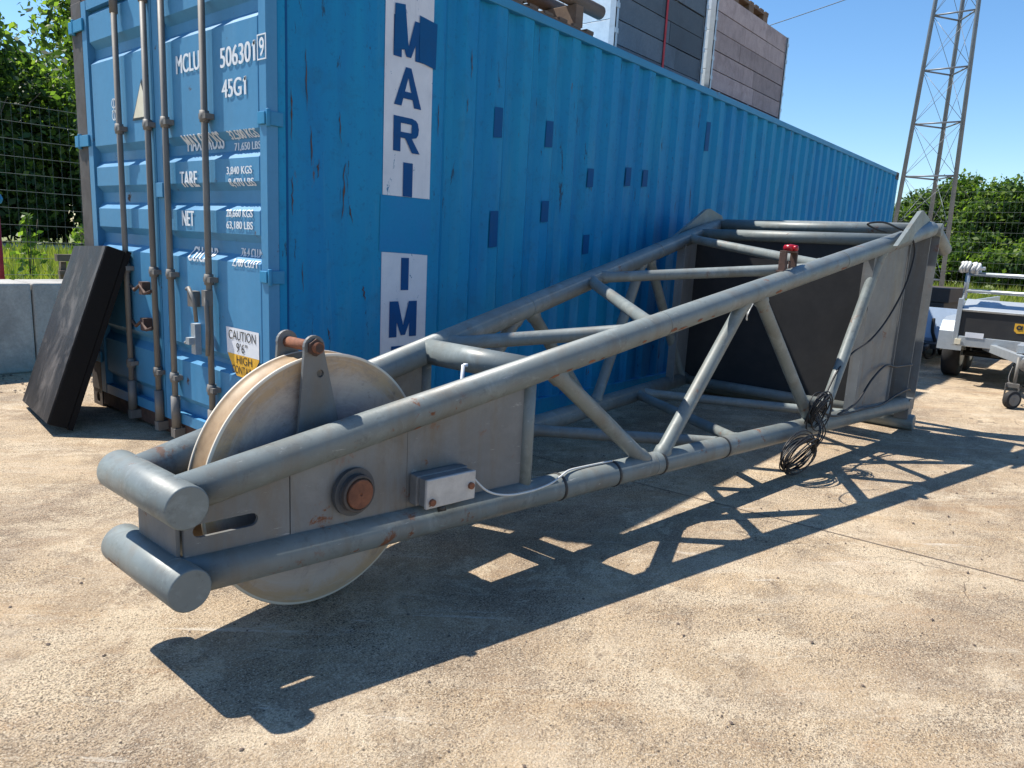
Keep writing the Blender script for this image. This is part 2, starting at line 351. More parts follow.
# ------------------------------------------------------------------ mesh helpers
class MB:
    def __init__(self):
        self.v = []; self.f = []; self.s = []
    def add(self, vs, fs, smooth=False):
        o = len(self.v)
        self.v += [tuple(x) for x in vs]
        self.f += [tuple(i+o for i in f) for f in fs]
        self.s += ([smooth]*len(fs) if isinstance(smooth, bool) else smooth)
        return self
    def box(self, a, b):
        x0, y0, z0 = a; x1, y1, z1 = b
        vs = [(x0,y0,z0),(x1,y0,z0),(x1,y1,z0),(x0,y1,z0),(x0,y0,z1),(x1,y0,z1),(x1,y1,z1),(x0,y1,z1)]
        return self.add(vs, [(0,3,2,1),(4,5,6,7),(0,1,5,4),(1,2,6,5),(2,3,7,6),(3,0,4,7)])
    def obox(self, c, ax, ay, az):
        c = Vector(c); ax = Vector(ax); ay = Vector(ay); az = Vector(az)
        vs = [c+ax*i+ay*j+az*k for k in (-1,1) for (i,j) in ((-1,-1),(1,-1),(1,1),(-1,1))]
        fs = [(0,3,2,1),(4,5,6,7),(0,1,5,4),(1,2,6,5),(2,3,7,6),(3,0,4,7)]
        if ax.cross(ay).dot(az) < 0: fs = [f[::-1] for f in fs]
        return self.add(vs, fs)
    def tube(self, pts, rad, n=20, caps=True, closed=False, bevel=0.0):
        pts = [Vector(p) for p in pts]
        rads = rad if isinstance(rad, (list, tuple)) else [rad]*len(pts)
        if bevel and len(pts) == 2:
            dr = (pts[1]-pts[0]).normalized()
            pts = [pts[0], pts[0]+dr*bevel, pts[1]-dr*bevel, pts[1]]
            rads = [rads[0]-bevel, rads[0], rads[1], rads[1]-bevel]
        K = len(pts)
        t0 = (pts[1]-pts[0]).normalized()
        up = Vector((0,0,1)) if abs(t0.z) < 0.95 else Vector((1,0,0))
        nrm = (up - t0*up.dot(t0)).normalized()
        vs = []
        for i, p in enumerate(pts):
            if closed: t = (pts[(i+1) % K]-pts[i-1]).normalized()
            elif i == 0: t = t0
            elif i == K-1: t = (pts[i]-pts[i-1]).normalized()
            else: t = ((pts[i+1]-pts[i]).normalized()+(pts[i]-pts[i-1]).normalized())
            if t.length < 1e-6: t = t0
            t.normalize()
            nrm = (nrm - t*nrm.dot(t)).normalized()
            b = t.cross(nrm)
            for k in range(n):
                a = 2*math.pi*k/n
                vs.append(p+(nrm*math.cos(a)+b*math.sin(a))*rads[i])
        fs = []; sm = []
        for i in range(K if closed else K-1):
            j = (i+1) % K
            for k in range(n):
                k2 = (k+1) % n
                fs.append((i*n+k, i*n+k2, j*n+k2, j*n+k)); sm.append(True)
        if caps and not closed:
            fs.append(tuple(range(n))[::-1]); sm.append(False)
            fs.append(tuple(range((K-1)*n, K*n))); sm.append(False)
        return self.add(vs, fs, sm)
    def lathe(self, c, axis, prof, n=48, closed=False):
        """prof: list of (along axis, radius) ; closed profile makes a ring"""
        c = Vector(c); t = Vector(axis).normalized()
        up = Vector((0,0,1)) if abs(t.z) < 0.9 else Vector((1,0,0))
        a1 = (up-t*up.dot(t)).normalized(); a2 = t.cross(a1)
        vs = []
        for (h, rr) in prof:
            for k in range(n):
                a = 2*math.pi*k/n
                vs.append(c+t*h+(a1*math.cos(a)+a2*math.sin(a))*rr)
        fs = []
        K = len(prof)
        for i in range(K if closed else K-1):
            j = (i+1) % K
            for k in range(n):
                k2 = (k+1) % n
                fs.append((i*n+k, i*n+k2, j*n+k2, j*n+k))
        if not closed:
            if prof[0][1] > 1e-4: fs.append(tuple(range(n))[::-1])
            if prof[-1][1] > 1e-4: fs.append(tuple(range((K-1)*n, K*n)))
        return self.add(vs, fs, False)
    def prism(self, poly, place, t, holes=()):
        """poly in 2D, place(u, v, w) -> point, thickness 0..t along w"""
        bm = bmesh.new()
        loops = [poly]+list(holes); edges = []
        for lp in loops:
            vv = [bm.verts.new((p[0], p[1], 0)) for p in lp]
            for i in range(len(vv)): edges.append(bm.edges.new((vv[i], vv[(i+1) % len(vv)])))
        bmesh.ops.triangle_fill(bm, use_beauty=True, edges=edges, normal=(0,0,1))
        bm.verts.index_update()
        V = [(v.co.x, v.co.y) for v in bm.verts]; n = len(V)
        T = []
        for f in bm.faces:
            ids = [v.index for v in f.verts]
            if f.normal.z < 0: ids = ids[::-1]
            T.append(tuple(ids))
        bm.free()
        vs = [place(a, b, 0) for a, b in V]+[place(a, b, t) for a, b in V]
        fs = [f[::-1] for f in T]+[tuple(i+n for i in f) for f in T]
        o = 0
        for lp in loops:
            k = len(lp)
            for i in range(k):
                a, b = o+i, o+(i+1) % k
                fs.append((a, b, b+n, a+n))
            o += k
        return self.add(vs, fs)
    def merge(self, other):
        return self.add(other.v, other.f, list(other.s))
    def build(self, name, material, parent=None, bevel=0.0, fixn=True):
        off = Vector((0,0,0)) if parent is None else parent['_o'] if isinstance(parent, dict) else Vector(ORIG.get(parent.name, (0,0,0)))
        me = bpy.data.meshes.new(name)
        me.from_pydata([Vector(v)-off for v in self.v], [], self.f)
        me.polygons.foreach_set('use_smooth', self.s)
        if fixn:
            bm = bmesh.new(); bm.from_mesh(me)
            bmesh.ops.recalc_face_normals(bm, faces=bm.faces)
            bm.to_mesh(me); bm.free()
        mats = material if isinstance(material, (list, tuple)) else [material]
        for mm in mats: me.materials.append(mm)
        o = bpy.data.objects.new(name, me)
        S.collection.objects.link(o)
        if parent is not None: o.parent = parent
        ORIG[o.name] = tuple(off)
        if bevel:
            md = o.modifiers.new('bevel', 'BEVEL'); md.width = bevel; md.segments = 2; md.limit_method = 'ANGLE'; md.angle_limit = R(50)
            md.harden_normals = False
        return o
ORIG = {}
def thing(name, label, cat, loc=(0,0,0), group=None):
    o = bpy.data.objects.new(name, None); S.collection.objects.link(o)
    o.location = loc; o.empty_display_size = 0.2
    o['label'] = label; o['category'] = cat
    if group: o['group'] = group
    ORIG[o.name] = tuple(loc)
    return o
def tag(o, label=None, cat=None, group=None, kind=None):
    if label: o['label'] = label
    if cat: o['category'] = cat
    if group: o['group'] = group
    if kind: o['kind'] = kind
    return o
def dup(root, loc):
    c = root.copy(); S.collection.objects.link(c); c.location = loc
    ORIG[c.name] = tuple(loc)
    for ch in root.children:
        k = ch.copy(); S.collection.objects.link(k); k.parent = c
        for g in ch.children:
            q = g.copy(); S.collection.objects.link(q); q.parent = k
    return c
def text2d(txt, w, h, bold=0.0):
    """triangulated text scaled to w x h, lower left at 0,0: verts 2D, faces"""
    cu = bpy.data.curves.new('txt', 'FONT'); cu.body = txt; cu.size = 1.0; cu.offset = bold; cu.resolution_u = 4
    ob = bpy.data.objects.new('txt', cu); S.collection.objects.link(ob)
    dg = bpy.context.evaluated_depsgraph_get(); dg.update()
    me = bpy.data.meshes.new_from_object(ob.evaluated_get(dg))
    V = np.array([v.co[:2] for v in me.vertices]); Fc = [tuple(p.vertices) for p in me.polygons]
    bpy.data.objects.remove(ob); bpy.data.curves.remove(cu); bpy.data.meshes.remove(me)
    mn = V.min(0); mx = V.max(0)
    V = (V-mn)/(mx-mn)*np.array([w, h])
    if txt.endswith('1'):
        xs_ = np.sort(V[:, 0])[::-1]; k = 0
        while k+1 < len(xs_) and xs_[k]-xs_[k+1] < w*0.035: k += 1
        x0 = xs_[k]; n0 = len(V)
        V = np.vstack([V, [[x0+0.002, h*0.995], [x0+0.002, h*0.80], [x0-0.022, h*0.70], [x0-0.022, h*0.82]]])
        Fc = Fc+[(n0, n0+3, n0+2, n0+1)]
    return V, Fc

# ------------------------------------------------------------------ setting: ground
def sheet(name, x0, y0, x1, y1, z, material, kind='structure'):
    o = MB().add([(x0,y0,z),(x1,y0,z),(x1,y1,z),(x0,y1,z)], [(0,1,2,3)]).build(name, material)
    o['kind'] = kind; return o
sheet('ground', -900, -900, 1400, 1400, -0.012, M['earth'])
sheet('concrete_yard', -25, -30, 27, 4.3, 0.0, M['yard'])
p = MB(); p.add([(-40, 34, -0.004), (80, 38, -0.004), (80, 46, -0.004), (-40, 42, -0.004)], [(0,1,2,3)])
p.build('path', M['path'])['kind'] = 'structure'
# dark slab joint
j = MB()
pts = [(1.42, 3.9), (1.50, -0.9), (1.56, -1.76), (1.62, -2.56), (1.67, -3.22), (1.95, -8.0)]
for (a, b) in zip(pts[:-1], pts[1:]):
    w = 0.0035
    j.add([(a[0]-w, a[1], 0.003), (a[0]+w, a[1], 0.003), (b[0]+w, b[1], 0.003), (b[0]-w, b[1], 0.003)], [(0,1,2,3)])
j.build('slab_joint', M['strawwood'])['kind'] = 'structure'
# loose grit
g = MB(); rg = random.Random(3)
def pebble(mb, x, y, s, rg):
    vs = []
    for (a, b, c) in ((1,0,0),(-1,0,0),(0,1,0),(0,-1,0),(0,0,1),(0,0,-.6)):
        k = s*rg.uniform(.6, 1.2); vs.append((x+a*k, y+b*k, max(0.0005, s*.35+c*k*.6)))
    mb.add(vs, [(0,2,4),(2,1,4),(1,3,4),(3,0,4),(2,0,5),(1,2,5),(3,1,5),(0,3,5)])
for i in range(70):
    pebble(g, rg.uniform(-1.5, 5), rg.uniform(-3.2, -0.6), rg.choice((.005, .007, .008, .011)), rg)
for i in range(420):
    pebble(g, rg.uniform(-2.2, 6), rg.uniform(-3.4, -0.2), rg.choice((.003, .004, .005, .008)), rg)
for i in range(160):
    pebble(g, rg.uniform(-0.6, 1.2), rg.uniform(3.0, 3.88), rg.choice((.006, .01, .014, .02)), rg)
o = g.build('loose_grit', M['strawwood']); tag(o, kind='stuff')

# ------------------------------------------------------------------ shipping container
CL, CW, CH = 12.192, 2.438, 2.896
ct = thing('shipping_container', 'long blue high cube shipping container with stencilled doors, wooden crates on its roof', 'shipping container')
# corrugated side
def side_profile():
    pr = [(0.112, 0.012), (1.20, 0.012)]
    x = 1.20
    while x < CL-0.35:
        pr += [(x+0.055, 0.050), (x+0.125, 0.050), (x+0.180, 0.012), (x+0.2785, 0.012)]
        x += 0.2785
    pr += [(CL-0.10, 0.012)]
    return pr
pr = side_profile()
def wob(x, z): return 0.0045*math.sin(x*1.7+1.3*math.sin(z*2.1))*math.sin(z*1.9+0.7)+0.003*math.sin(x*5.3+z*3.1)*math.sin(z*4.7+x)
def corr(name, y0, sgn):
    b = MB(); n = len(pr); zs = np.linspace(0.155, CH-0.062, 18)
    vs = [(x, y0+sgn*(y+(max(-0.004, wob(x, z)) if x > 1.25 else 0.0)), z) for z in zs for x, y in pr]
    b.add(vs, [(k*n+i, k*n+i+1, (k+1)*n+i+1, (k+1)*n+i) for k in range(len(zs)-1) for i in range(n-1)])
    return b.build(name, M['bluebox'], ct, fixn=False)
sp = corr('side_panel', 0.0, 1)
corr('side_panel', CW, -1)
MB().box((0.1, 0.012, CH-0.06), (CL-0.1, CW-0.012, CH-0.03)).build('roof_panel', M['bluebox'], ct)
for y in (0.0, CW-0.06):
    MB().box((0.178, y, CH-0.062), (CL-0.178, y+0.06, CH-0.002)).build('top_rail', M['bluerail'], ct, 0.006)
for y in (0.004, CW-0.054):
    b = MB().box((0.178, y, 0.02), (CL-0.178, y+0.05, 0.160)); b.build('bottom_rail', M['bluebox'], ct, 0.005)
for x in (0.0, CL-0.16):
    for y in (0.0, CW-0.16):
        MB().box((x+(0.053 if x == 0 else 0.03), y+(0.004 if y == 0 else 0.06), 0.118), (x+(0.108 if x == 0 else 0.156), y+0.156 if y else 0.1, CH-0.118)).build('corner_post', M['cornerbrown'] if (x == 0 and y > 1) else M['bluebox'], ct, 0.006)
for x in (0.0, CL-0.178):
    for y in (0.0, CW-0.162):
        for z in (0.0, CH-0.118):
            cst = MB()
            # corner casting with a slotted hole on the outer faces
            sx = 1 if x == 0 else -1
            hole = [(0.089+0.04*math.cos(a), 0.059+0.026*math.sin(a)) for a in [2*math.pi*i/14 for i in range(14)]]
            sq = [(0,0),(0.178,0),(0.178,0.118),(0,0.118)]
            yo = y if y == 0 else y+0.162
            dy = 1 if y == 0 else -1
            cst.prism(sq, lambda a, b_, w, x=x, z=z, yo=yo, dy=dy: (x+a, yo+dy*w, z+b_), 0.012, [hole])
            xo = x if x == 0 else x+0.178
            sq2 = [(0,0),(0.148,0),(0.148,0.118),(0,0.118)]
            hole2 = [(0.075+0.032*math.cos(a), 0.059+0.04*math.sin(a)) for a in [2*math.pi*i/14 for i in range(14)]]
            cst.prism(sq2, lambda a, b_, w, z=z, yo=yo, dy=dy, xo=xo, sx=sx: (xo+sx*w, yo+dy*(0.013+a), z+b_), 0.012, [hole2])
            cst.box((x+0.013, min(yo+dy*0.03, yo+dy*0.16), z+0.001), (x+0.165, max(yo+dy*0.03, yo+dy*0.16), z+0.117))
            cst.build('corner_casting', M['cornerbrown'], ct)
MB().box((CL-0.05, 0.1, 0.16), (CL-0.03, CW-0.1, CH-0.1)).build('end_panel', M['bluebox'], ct)
MB().box((0.006, 0.164, CH-0.135), (0.09, CW-0.164, CH-0.004)).build('header', M['headerbrown'], ct, 0.006)
MB().box((0.006, 0.164, 0.02), (0.09, CW-0.164, 0.125)).build('door_sill', M['rust_dark'], ct, 0.006)
fl = MB().box((0.1, 0.06, 0.10), (CL-0.1, CW-0.06, 0.14))
fl.build('floor', M['slabside'], ct)

MB().box((-0.006, 2.256, 0.12), (0.050, 2.434, CH-0.12)).build('corner_post', M['cornerbrown'], ct, 0.006)
MB().box((0.100, 0.002, 0.16), (0.1115, 0.010, CH-0.07)).build('weld_seam', M['bluepatch'], ct)
# doors: profile of the panel, depth (x) by height
RAISED = [(0.30, 0.53), (0.64, 1.16), (1.31, 1.43), (1.58, 1.70), (1.84, 2.36), (2.50, 2.66)]
XR, XD = -0.004, 0.036
BEV = 0.042
PROF = [(0.13, XD)]
for a, b_ in RAISED:
    PROF += [(a-BEV, XD), (a, XR), (b_, XR), (b_+BEV, XD)]
PROF += [(2.752, XD)]
def door_x(z):
    for (z0, x0), (z1, x1) in zip(PROF[:-1], PROF[1:]):
        if z0 <= z <= z1: return x0+(x1-x0)*(z-z0)/(z1-z0)
    return XD
def decal(txt, y, z, w, h, material, parent, name='lettering', bold=0.0):
    V, Fc = text2d(txt, w, h, bold)
    bm = bmesh.new()
    vv = [bm.verts.new((0, y-a, z+b_)) for a, b_ in V]
    for f in Fc:
        try: bm.faces.new([vv[i] for i in f])
        except ValueError: pass
    for (zz, xx) in PROF:
        if z-0.01 < zz < z+h+0.01:
            bmesh.ops.bisect_plane(bm, geom=bm.verts[:]+bm.edges[:]+bm.faces[:], plane_co=(0,0,zz), plane_no=(0,0,1))
    b = MB(); bm.verts.index_update()
    st_ = min(0.0035, h*0.045)
    for q, sh_ in enumerate((0.0, -st_, st_)):
        b.add([(door_x(v.co.z)-0.004-0.0004*q, v.co.y+sh_, v.co.z) for v in bm.verts], [tuple(v.index for v in f.verts) for f in bm.faces])
    bm.free()
    return b.build(name, material, parent)
doors = []
for di, (ya, yb, gap) in enumerate(((1.215, 2.238, 1), (-0.004, 1.205, 0))):     # left leaf, right leaf (ya<yb)
    b = MB()
    y0, y1 = ya+(0.075 if di == 0 else 0.062), yb-0.075
    fr = 0.026            # tapered rib ends
    n = len(PROF)
    cols = [y0-0.001, y0+fr, y1-fr, y1+0.001]
    vs = []
    for ci, y in enumerate(cols):
        for (z, x) in PROF:
            vs.append((XD if ci in (0, 3) else x, y, z))
    fs = []
    for ci in range(3):
        for i in range(n-1):
            fs.append((ci*n+i, ci*n+i+1, (ci+1)*n+i+1, (ci+1)*n+i))
    b.add(vs, fs)
    # frame of the leaf
    b.box((-0.012, ya, 0.125), (0.05, y0, 2.76)); b.box((-0.012, y1, 0.125), (0.05, yb, 2.76))
    b.box((-0.010, y0, 0.125), (0.05, y1, 0.19)); b.box((-0.010, y0, 2.70), (0.05, y1, 2.76))
    dr = b.build('door', M['bluedoor'], ct)
    doors.append(dr)
    # gasket
    MB().box((0.0, ya-0.012 if di == 0 else yb+0.001, 0.13), (0.03, ya-0.001 if di == 0 else yb+0.004, 2.75)).build('gasket', M['black'], dr)
    # hinges
    for hz in (0.38, 1.10, 1.88, 2.62):
        hb = MB()
        if di == 0:
            hb.box((-0.026, 2.20, hz-0.038), (-0.013, 2.36, hz+0.038)); hb.tube([(-0.018, 2.365, hz-0.05), (-0.018, 2.365, hz+0.05)], 0.013, 10)
            hb.box((-0.026, 2.37, hz-0.038), (0.051, 2.437, hz+0.038))
        else:
            hb.box((-0.024, -0.004, hz-0.030), (-0.013, 0.062, hz+0.030)); hb.tube([(-0.010, -0.016, hz-0.042), (-0.010, -0.016, hz+0.042)], 0.011, 10)
            hb.box((0.002, -0.016, hz-0.034), (0.075, -0.005, hz+0.034))
        hb.build('hinge', M['bluerail'], dr, 0.003)
RODS = [(0, 1.660), (0, 1.257), (1, 1.029), (1, 0.567)]
for di, y in RODS:
    dr = doors[di]; x = -0.036
    b = MB(); b.tube([(x, y, 0.075), (x, y, 2.85)], 0.0175, 14)
    for gz in (0.42, 1.05, 1.92):
        b.box((x-0.020, y-0.048, gz-0.014), (x+0.03, y+0.026, gz+0.014))
        b.tube([(x, y, gz-0.030), (x, y, gz+0.030)], 0.025, 14)
    b.tube([(x, y, 2.60), (x, y, 2.80)], 0.024, 14)
    b.tube([(x, y, 0.10), (x, y, 0.30)], 0.027, 14)
    for cz in (0.07, 2.80):
        b.box((x-0.026, y-0.032, cz-0.028), (0.004, y+0.02, cz+0.028))
    b.build('locking_bar', M['rodmetal'], dr)
    h = MB()
    if di == 1 and y < 0.7:
        h.tube([(x-0.02, y, 0.98), (x-0.03, y-0.02, 0.90), (x-0.03, y-0.03, 0.78), (x-0.02, y, 0.62)], 0.012, 10)
        h.box((x-0.035, y-0.022, 0.90), (x+0.01, y+0.022, 0.99)); h.build('handle', M['rodmetal'], dr)
    elif di == 0 and y < 1.5:
        for hz in (0.93, 0.70):
            h.tube([(x-0.02, y, hz), (x-0.03, y+0.07, hz-0.02), (x-0.028, y+0.14, hz+0.03), (x-0.03, y+0.22, hz-0.01), (x-0.02, y+0.30, hz+0.02)], 0.010, 10)
            h.box((x-0.032, y+0.10, hz-0.03), (x+0.02, y+0.15, hz+0.05))
        h.build('handle', M['rust_dark'], dr)
# catches and seals on the right leaf
c = MB(); c.box((-0.05, 0.74, 0.88), (-0.004, 0.80, 0.97)); c.tube([(-0.05, 0.80, 0.98), (-0.07, 0.74, 0.99), (-0.07, 0.68, 0.93), (-0.06, 0.68, 0.80)], 0.012, 8)
c.build('catch', M['rodmetal'], doors[1])
c = MB(); c.box((-0.04, 0.74, 0.60), (-0.004, 0.79, 0.78)); c.box((-0.075, 0.745, 0.66), (-0.04, 0.785, 0.70)); c.tube([(-0.05, 0.76, 0.69), (-0.05, 0.84, 0.66)], 0.011, 8)
c.build('catch', M['galv'], doors[1])
dR = doors[1]; dL = doors[0]
W_ = M['stencil']
decal('MCLU', 0.925, 2.175, 0.265, 0.098, W_, dR)
decal('506301', 0.435, 2.155, 0.335, 0.098, W_, dR)
flat = True
bx = MB()
for (a, b_, c_, d_) in ((0.066, 0.060, 2.150, 2.268), (-0.006, -0.012, 2.150, 2.268)):
    bx.box((-0.0165, b_, c_), (-0.0135, a, d_))
for (c_, d_) in ((2.150, 2.156), (2.262, 2.268)):
    bx.box((-0.0165, -0.006, c_), (-0.0135, 0.060, d_))
bx.build('check_digit_box', W_, dR)
V9, F9 = text2d('9', 0.044, 0.088, 0.012)
b9 = MB(); b9.add([(-0.0165, 0.047-a, 2.165+c_) for a, c_ in V9], F9); b9.build('lettering', W_, dR)
decal('45G1', 0.425, 2.005, 0.235, 0.09, W_, dR)
decal('MAX.GROSS', 0.90, 1.760, 0.41, 0.085, W_, dR)
decal('32,500 KGS', 0.395, 1.795, 0.275, 0.045, W_, dR)
decal('71,650 LBS', 0.380, 1.738, 0.255, 0.045, W_, dR)
decal('TARE', 0.925, 1.560, 0.20, 0.085, W_, dR)
decal('3,840 KGS', 0.395, 1.612, 0.25, 0.045, W_, dR)
decal('8,470 LBS', 0.380, 1.552, 0.25, 0.045, W_, dR)
decal('NET', 0.915, 1.340, 0.14, 0.085, W_, dR)
decal('28,660 KGS', 0.410, 1.392, 0.265, 0.045, W_, dR)
decal('63,180 LBS', 0.410, 1.330, 0.265, 0.045, W_, dR)
decal('CU.CAP', 0.865, 1.140, 0.28, 0.085, W_, dR)
decal('76.4 CU.M.', 0.33, 1.192, 0.225, 0.045, W_, dR)
decal('2,700 CU.FT', 0.36, 1.132, 0.26, 0.045, W_, dR)
# caution sticker with its torn lower corner
st = MB()
xs = XR-0.003
st.add([(xs, 0.445, 0.80), (xs, 0.105, 0.80), (xs, 0.105, 0.655), (xs, 0.435, 0.655)], [(0,1,2,3)])
stw = st.build('caution_sticker', M['white'], dR)
st = MB(); st.add([(xs-0.0005, 0.432, 0.655), (xs-0.0005, 0.105, 0.655), (xs-0.0005, 0.105, 0.645), (xs-0.0005, 0.20, 0.53), (xs-0.0005, 0.34, 0.535), (xs-0.0005, 0.38, 0.58)], [(0,1,2,3,4,5)])
st2 = st.build('caution_sticker', M['yellow'], dR)
def flat_x(txt, x, y, z, w, h, material, parent, name='lettering', bold=0.0):
    V, Fc = text2d(txt, w, h, bold); b = MB(); b.add([(x, y-a, z+c_) for a, c_ in V], Fc); return b.build(name, material, parent)
flat_x('CAUTION', xs-0.002, 0.415, 0.735, 0.28, 0.052, M['black'], dR)
flat_x('9\u20196\u201d', xs-0.002, 0.335, 0.668, 0.115, 0.052, M['black'], dR)
flat_x('HIGH', xs-0.002, 0.335, 0.605, 0.16, 0.045, M['black'], dR)
flat_x('CONTAINER', xs-0.002, 0.385, 0.548, 0.275, 0.045, M['black'], dR)
# warning triangle and small marks on the left leaf
tx = XR-0.003
MB().add([(tx, 1.385, 2.20), (tx, 1.26, 1.965), (tx, 1.53, 1.965)], [(0,1,2)]).build('warning_triangle', M['black'], dL)
MB().add([(tx-0.003, 1.387, 2.175), (tx-0.003, 1.29, 1.978), (tx-0.003, 1.507, 1.978)], [(0,1,2)]).build('warning_triangle', M['cream'], dL)
MB().add([(XD-0.003, 1.45, 1.80), (XD-0.003, 1.32, 1.81), (XD-0.003, 1.31, 1.715), (XD-0.003, 1.40, 1.715)], [(0,1,2,3)]).build('label_patch', M['pinkwood'], dL)
cm = MB()
for k in range(2):
    cm.lathe((tx, 1.80, 2.09-0.075*k), (1,0,0), [(-0.001, 0.026), (-0.001, 0.031), (0.001, 0.031), (0.001, 0.026)], 20, closed=True)
cm.box((tx-0.001, 1.775, 2.04), (tx+0.001, 1.825, 2.048)); cm.box((tx-0.001, 1.797, 1.985), (tx+0.001, 1.803, 2.12))
cm.build('approval_mark', W_, dL)
# long side: white strips and vertical lettering
ys = 0.012-0.003
def poly_y(name, pts, y, material, parent=sp):
    b = MB(); b.add([(x, y, z) for x, z in pts], [tuple(range(len(pts)))]); return b.build(name, material, parent)
poly_y('white_strip', [(0.735, 2.83), (1.06, 2.84), (1.10, 2.71), (1.105, 1.577), (0.735, 1.575)], ys, M['strip'])
poly_y('white_strip', [(0.735, 1.248), (1.10, 1.238), (1.10, 0.30), (0.735, 0.30)], ys, M['strip'])
def strokes(name, bars, material=M['lettering'], y=ys-0.003):
    b = MB()
    for k, q in enumerate(bars): b.add([(x, y-0.0006*k, z) for x, z in q], [tuple(range(len(q)))])
    return b.build(name, material, sp)
def letter_M(x, z, w, h):
    s = w*0.27
    return [[(x,z),(x+s,z),(x+s,z+h),(x,z+h)], [(x+w-s,z),(x+w,z),(x+w,z+h),(x+w-s,z+h)],
            [(x+0.02*w,z+h),(x+s*1.15,z+h),(x+w*.58,z+h*.05),(x+w*.42,z+h*.05)], [(x+w-s*1.15,z+h),(x+w*.98,z+h),(x+w*.58,z+h*.05),(x+w*.42,z+h*.05)]]
def letter_A(x, z, w, h):
    s = w*0.27
    return [[(x,z),(x+s,z),(x+w*.58,z+h),(x+w*.40,z+h)], [(x+w-s,z),(x+w,z),(x+w*.60,z+h),(x+w*.42,z+h)], [(x+w*.2,z+h*.2),(x+w*.8,z+h*.2),(x+w*.72,z+h*.38),(x+w*.28,z+h*.38)]]
def letter_R(x, z, w, h):
    s = w*0.27
    q = [[(x,z),(x+s,z),(x+s,z+h),(x,z+h)], [(x,z+h*.82),(x+w*.75,z+h*.82),(x+w*.7,z+h),(x,z+h)], [(x,z+h*.40),(x+w*.7,z+h*.40),(x+w*.75,z+h*.57),(x,z+h*.57)],
         [(x+w*.66,z+h*.41),(x+w*.86,z+h*.46),(x+w*.93,z+h*.56),(x+w*.95,z+h*.72),(x+w*.91,z+h*.88),(x+w*.83,z+h*.96),(x+w*.68,z+h*.995)],
         [(x+w*.42,z+h*.42),(x+w*.68,z+h*.42),(x+w,z),(x+w*.70,z)]]
    return q
def letter_I(x, z, w, h): return [[(x,z),(x+w,z),(x+w,z+h),(x,z+h)]]
def letter_E(x, z, w, h):
    s = w*.3
    return [[(x,z),(x+s,z),(x+s,z+h),(x,z+h)]]+[[(x,z+h*k),(x+w,z+h*k),(x+w,z+h*(k+.2)),(x,z+h*(k+.2))] for k in (0,.4,.8)]
strokes('lettering', letter_M(0.795, 2.345, 0.225, 0.215))
strokes('lettering', letter_A(0.805, 2.085, 0.21, 0.215))
strokes('lettering', letter_R(0.805, 1.83, 0.205, 0.195))
strokes('lettering', letter_I(0.885, 1.577, 0.075, 0.195))
strokes('lettering', letter_I(0.885, 1.022, 0.062, 0.195))
strokes('lettering', letter_M(0.800, 0.735, 0.22, 0.22))
strokes('lettering', letter_E(0.82, 0.47, 0.18, 0.21))
for q in ([(0.80, 2.62), (0.875, 2.63), (0.905, 2.40), (0.795, 2.37)], [(0.985, 2.60), (1.125, 2.585), (1.12, 2.33), (0.99, 2.35)]):
    poly_y('touch_up_patch', q, ys-0.006, M['bluepatch'])
# touch-up squares on the corrugation ribs (outer flats)
k0 = lambda X: 1.20+0.2785*round((X-1.20-0.229)/0.2785)+0.182
poly_y('touch_up_patch', [(0.72, 1.572), (1.12, 1.572), (1.125, 1.235), (0.715, 1.252)], ys-0.001, M['bluefresh'])
for X, za, zb in ((1.60, 2.02, 2.22), (1.60, 1.30, 1.55), (2.14, 2.03, 2.22), (2.14, 1.50, 1.66), (2.70, 1.28, 1.44), (2.72, 1.80, 1.95), (3.25, 1.86, 2.02), (3.52, 1.88, 2.03), (4.9, 2.32, 2.60)):
    x = k0(X)
    poly_y('touch_up_patch', [(x, za), (x+0.085, za+0.01), (x+0.085, zb), (x+0.004, zb-0.006)], ys-0.006, M['bluepatch'])

rg = random.Random(41)
def scrape(x, z, L, w, lean, y):
    n = 9; vs = []
    for i in range(n):
        t = i/(n-1); ww = w*rg.uniform(0.25, 1.0)*(math.sin(math.pi*(0.06+0.9*t)))
        cx = x+lean*t+rg.uniform(-.5, .5)*w
        vs += [(cx-ww/2, y, z-L*t), (cx+ww/2, y, z-L*t)]
    MB().add(vs, [(2*i, 2*i+1, 2*i+3, 2*i+2) for i in range(n-1)]).build('scrape_mark', M['rust_dark'], sp, fixn=False)
for x, z, L, w, ln in ((0.25, 1.88, 0.20, 0.010, 0.01), (0.30, 1.72, 0.10, 0.012, -0.01), (0.43, 1.98, 0.16, 0.010, 0.012), (0.47, 1.72, 0.30, 0.016, -0.02), (0.50, 1.50, 0.10, 0.012, 0.02), (0.20, 1.18, 0.16, 0.008, 0.0), (0.60, 1.05, 0.09, 0.014, 0.02),
    (0.22, 2.25, 0.3, 0.008, 0.01), (0.135, 2.05, 0.26, 0.012, 0.0), (0.14, 1.62, 0.20, 0.010, 0.0), (0.36, 0.82, 0.07, 0.012, 0.01), (0.92, 1.50, 0.18, 0.008, 0.01), (1.16, 2.15, 0.2, 0.007, 0.0)):
    scrape(x, z, L, w, ln, ys-0.0005)
for k in range(26):
    x = k0(rg.uniform(1.4, 9.5))+rg.uniform(0.01, 0.08); scrape(x, rg.uniform(0.5, 2.6), rg.uniform(0.05, 0.28), rg.uniform(0.005, 0.014), rg.uniform(-.02, .02), ys-0.0055)
MB().box((-0.030, 1.110, 1.50), (-0.0125, 1.205, 1.585)).build('lock_plate', M['bluedoor'], doors[1], 0.003)

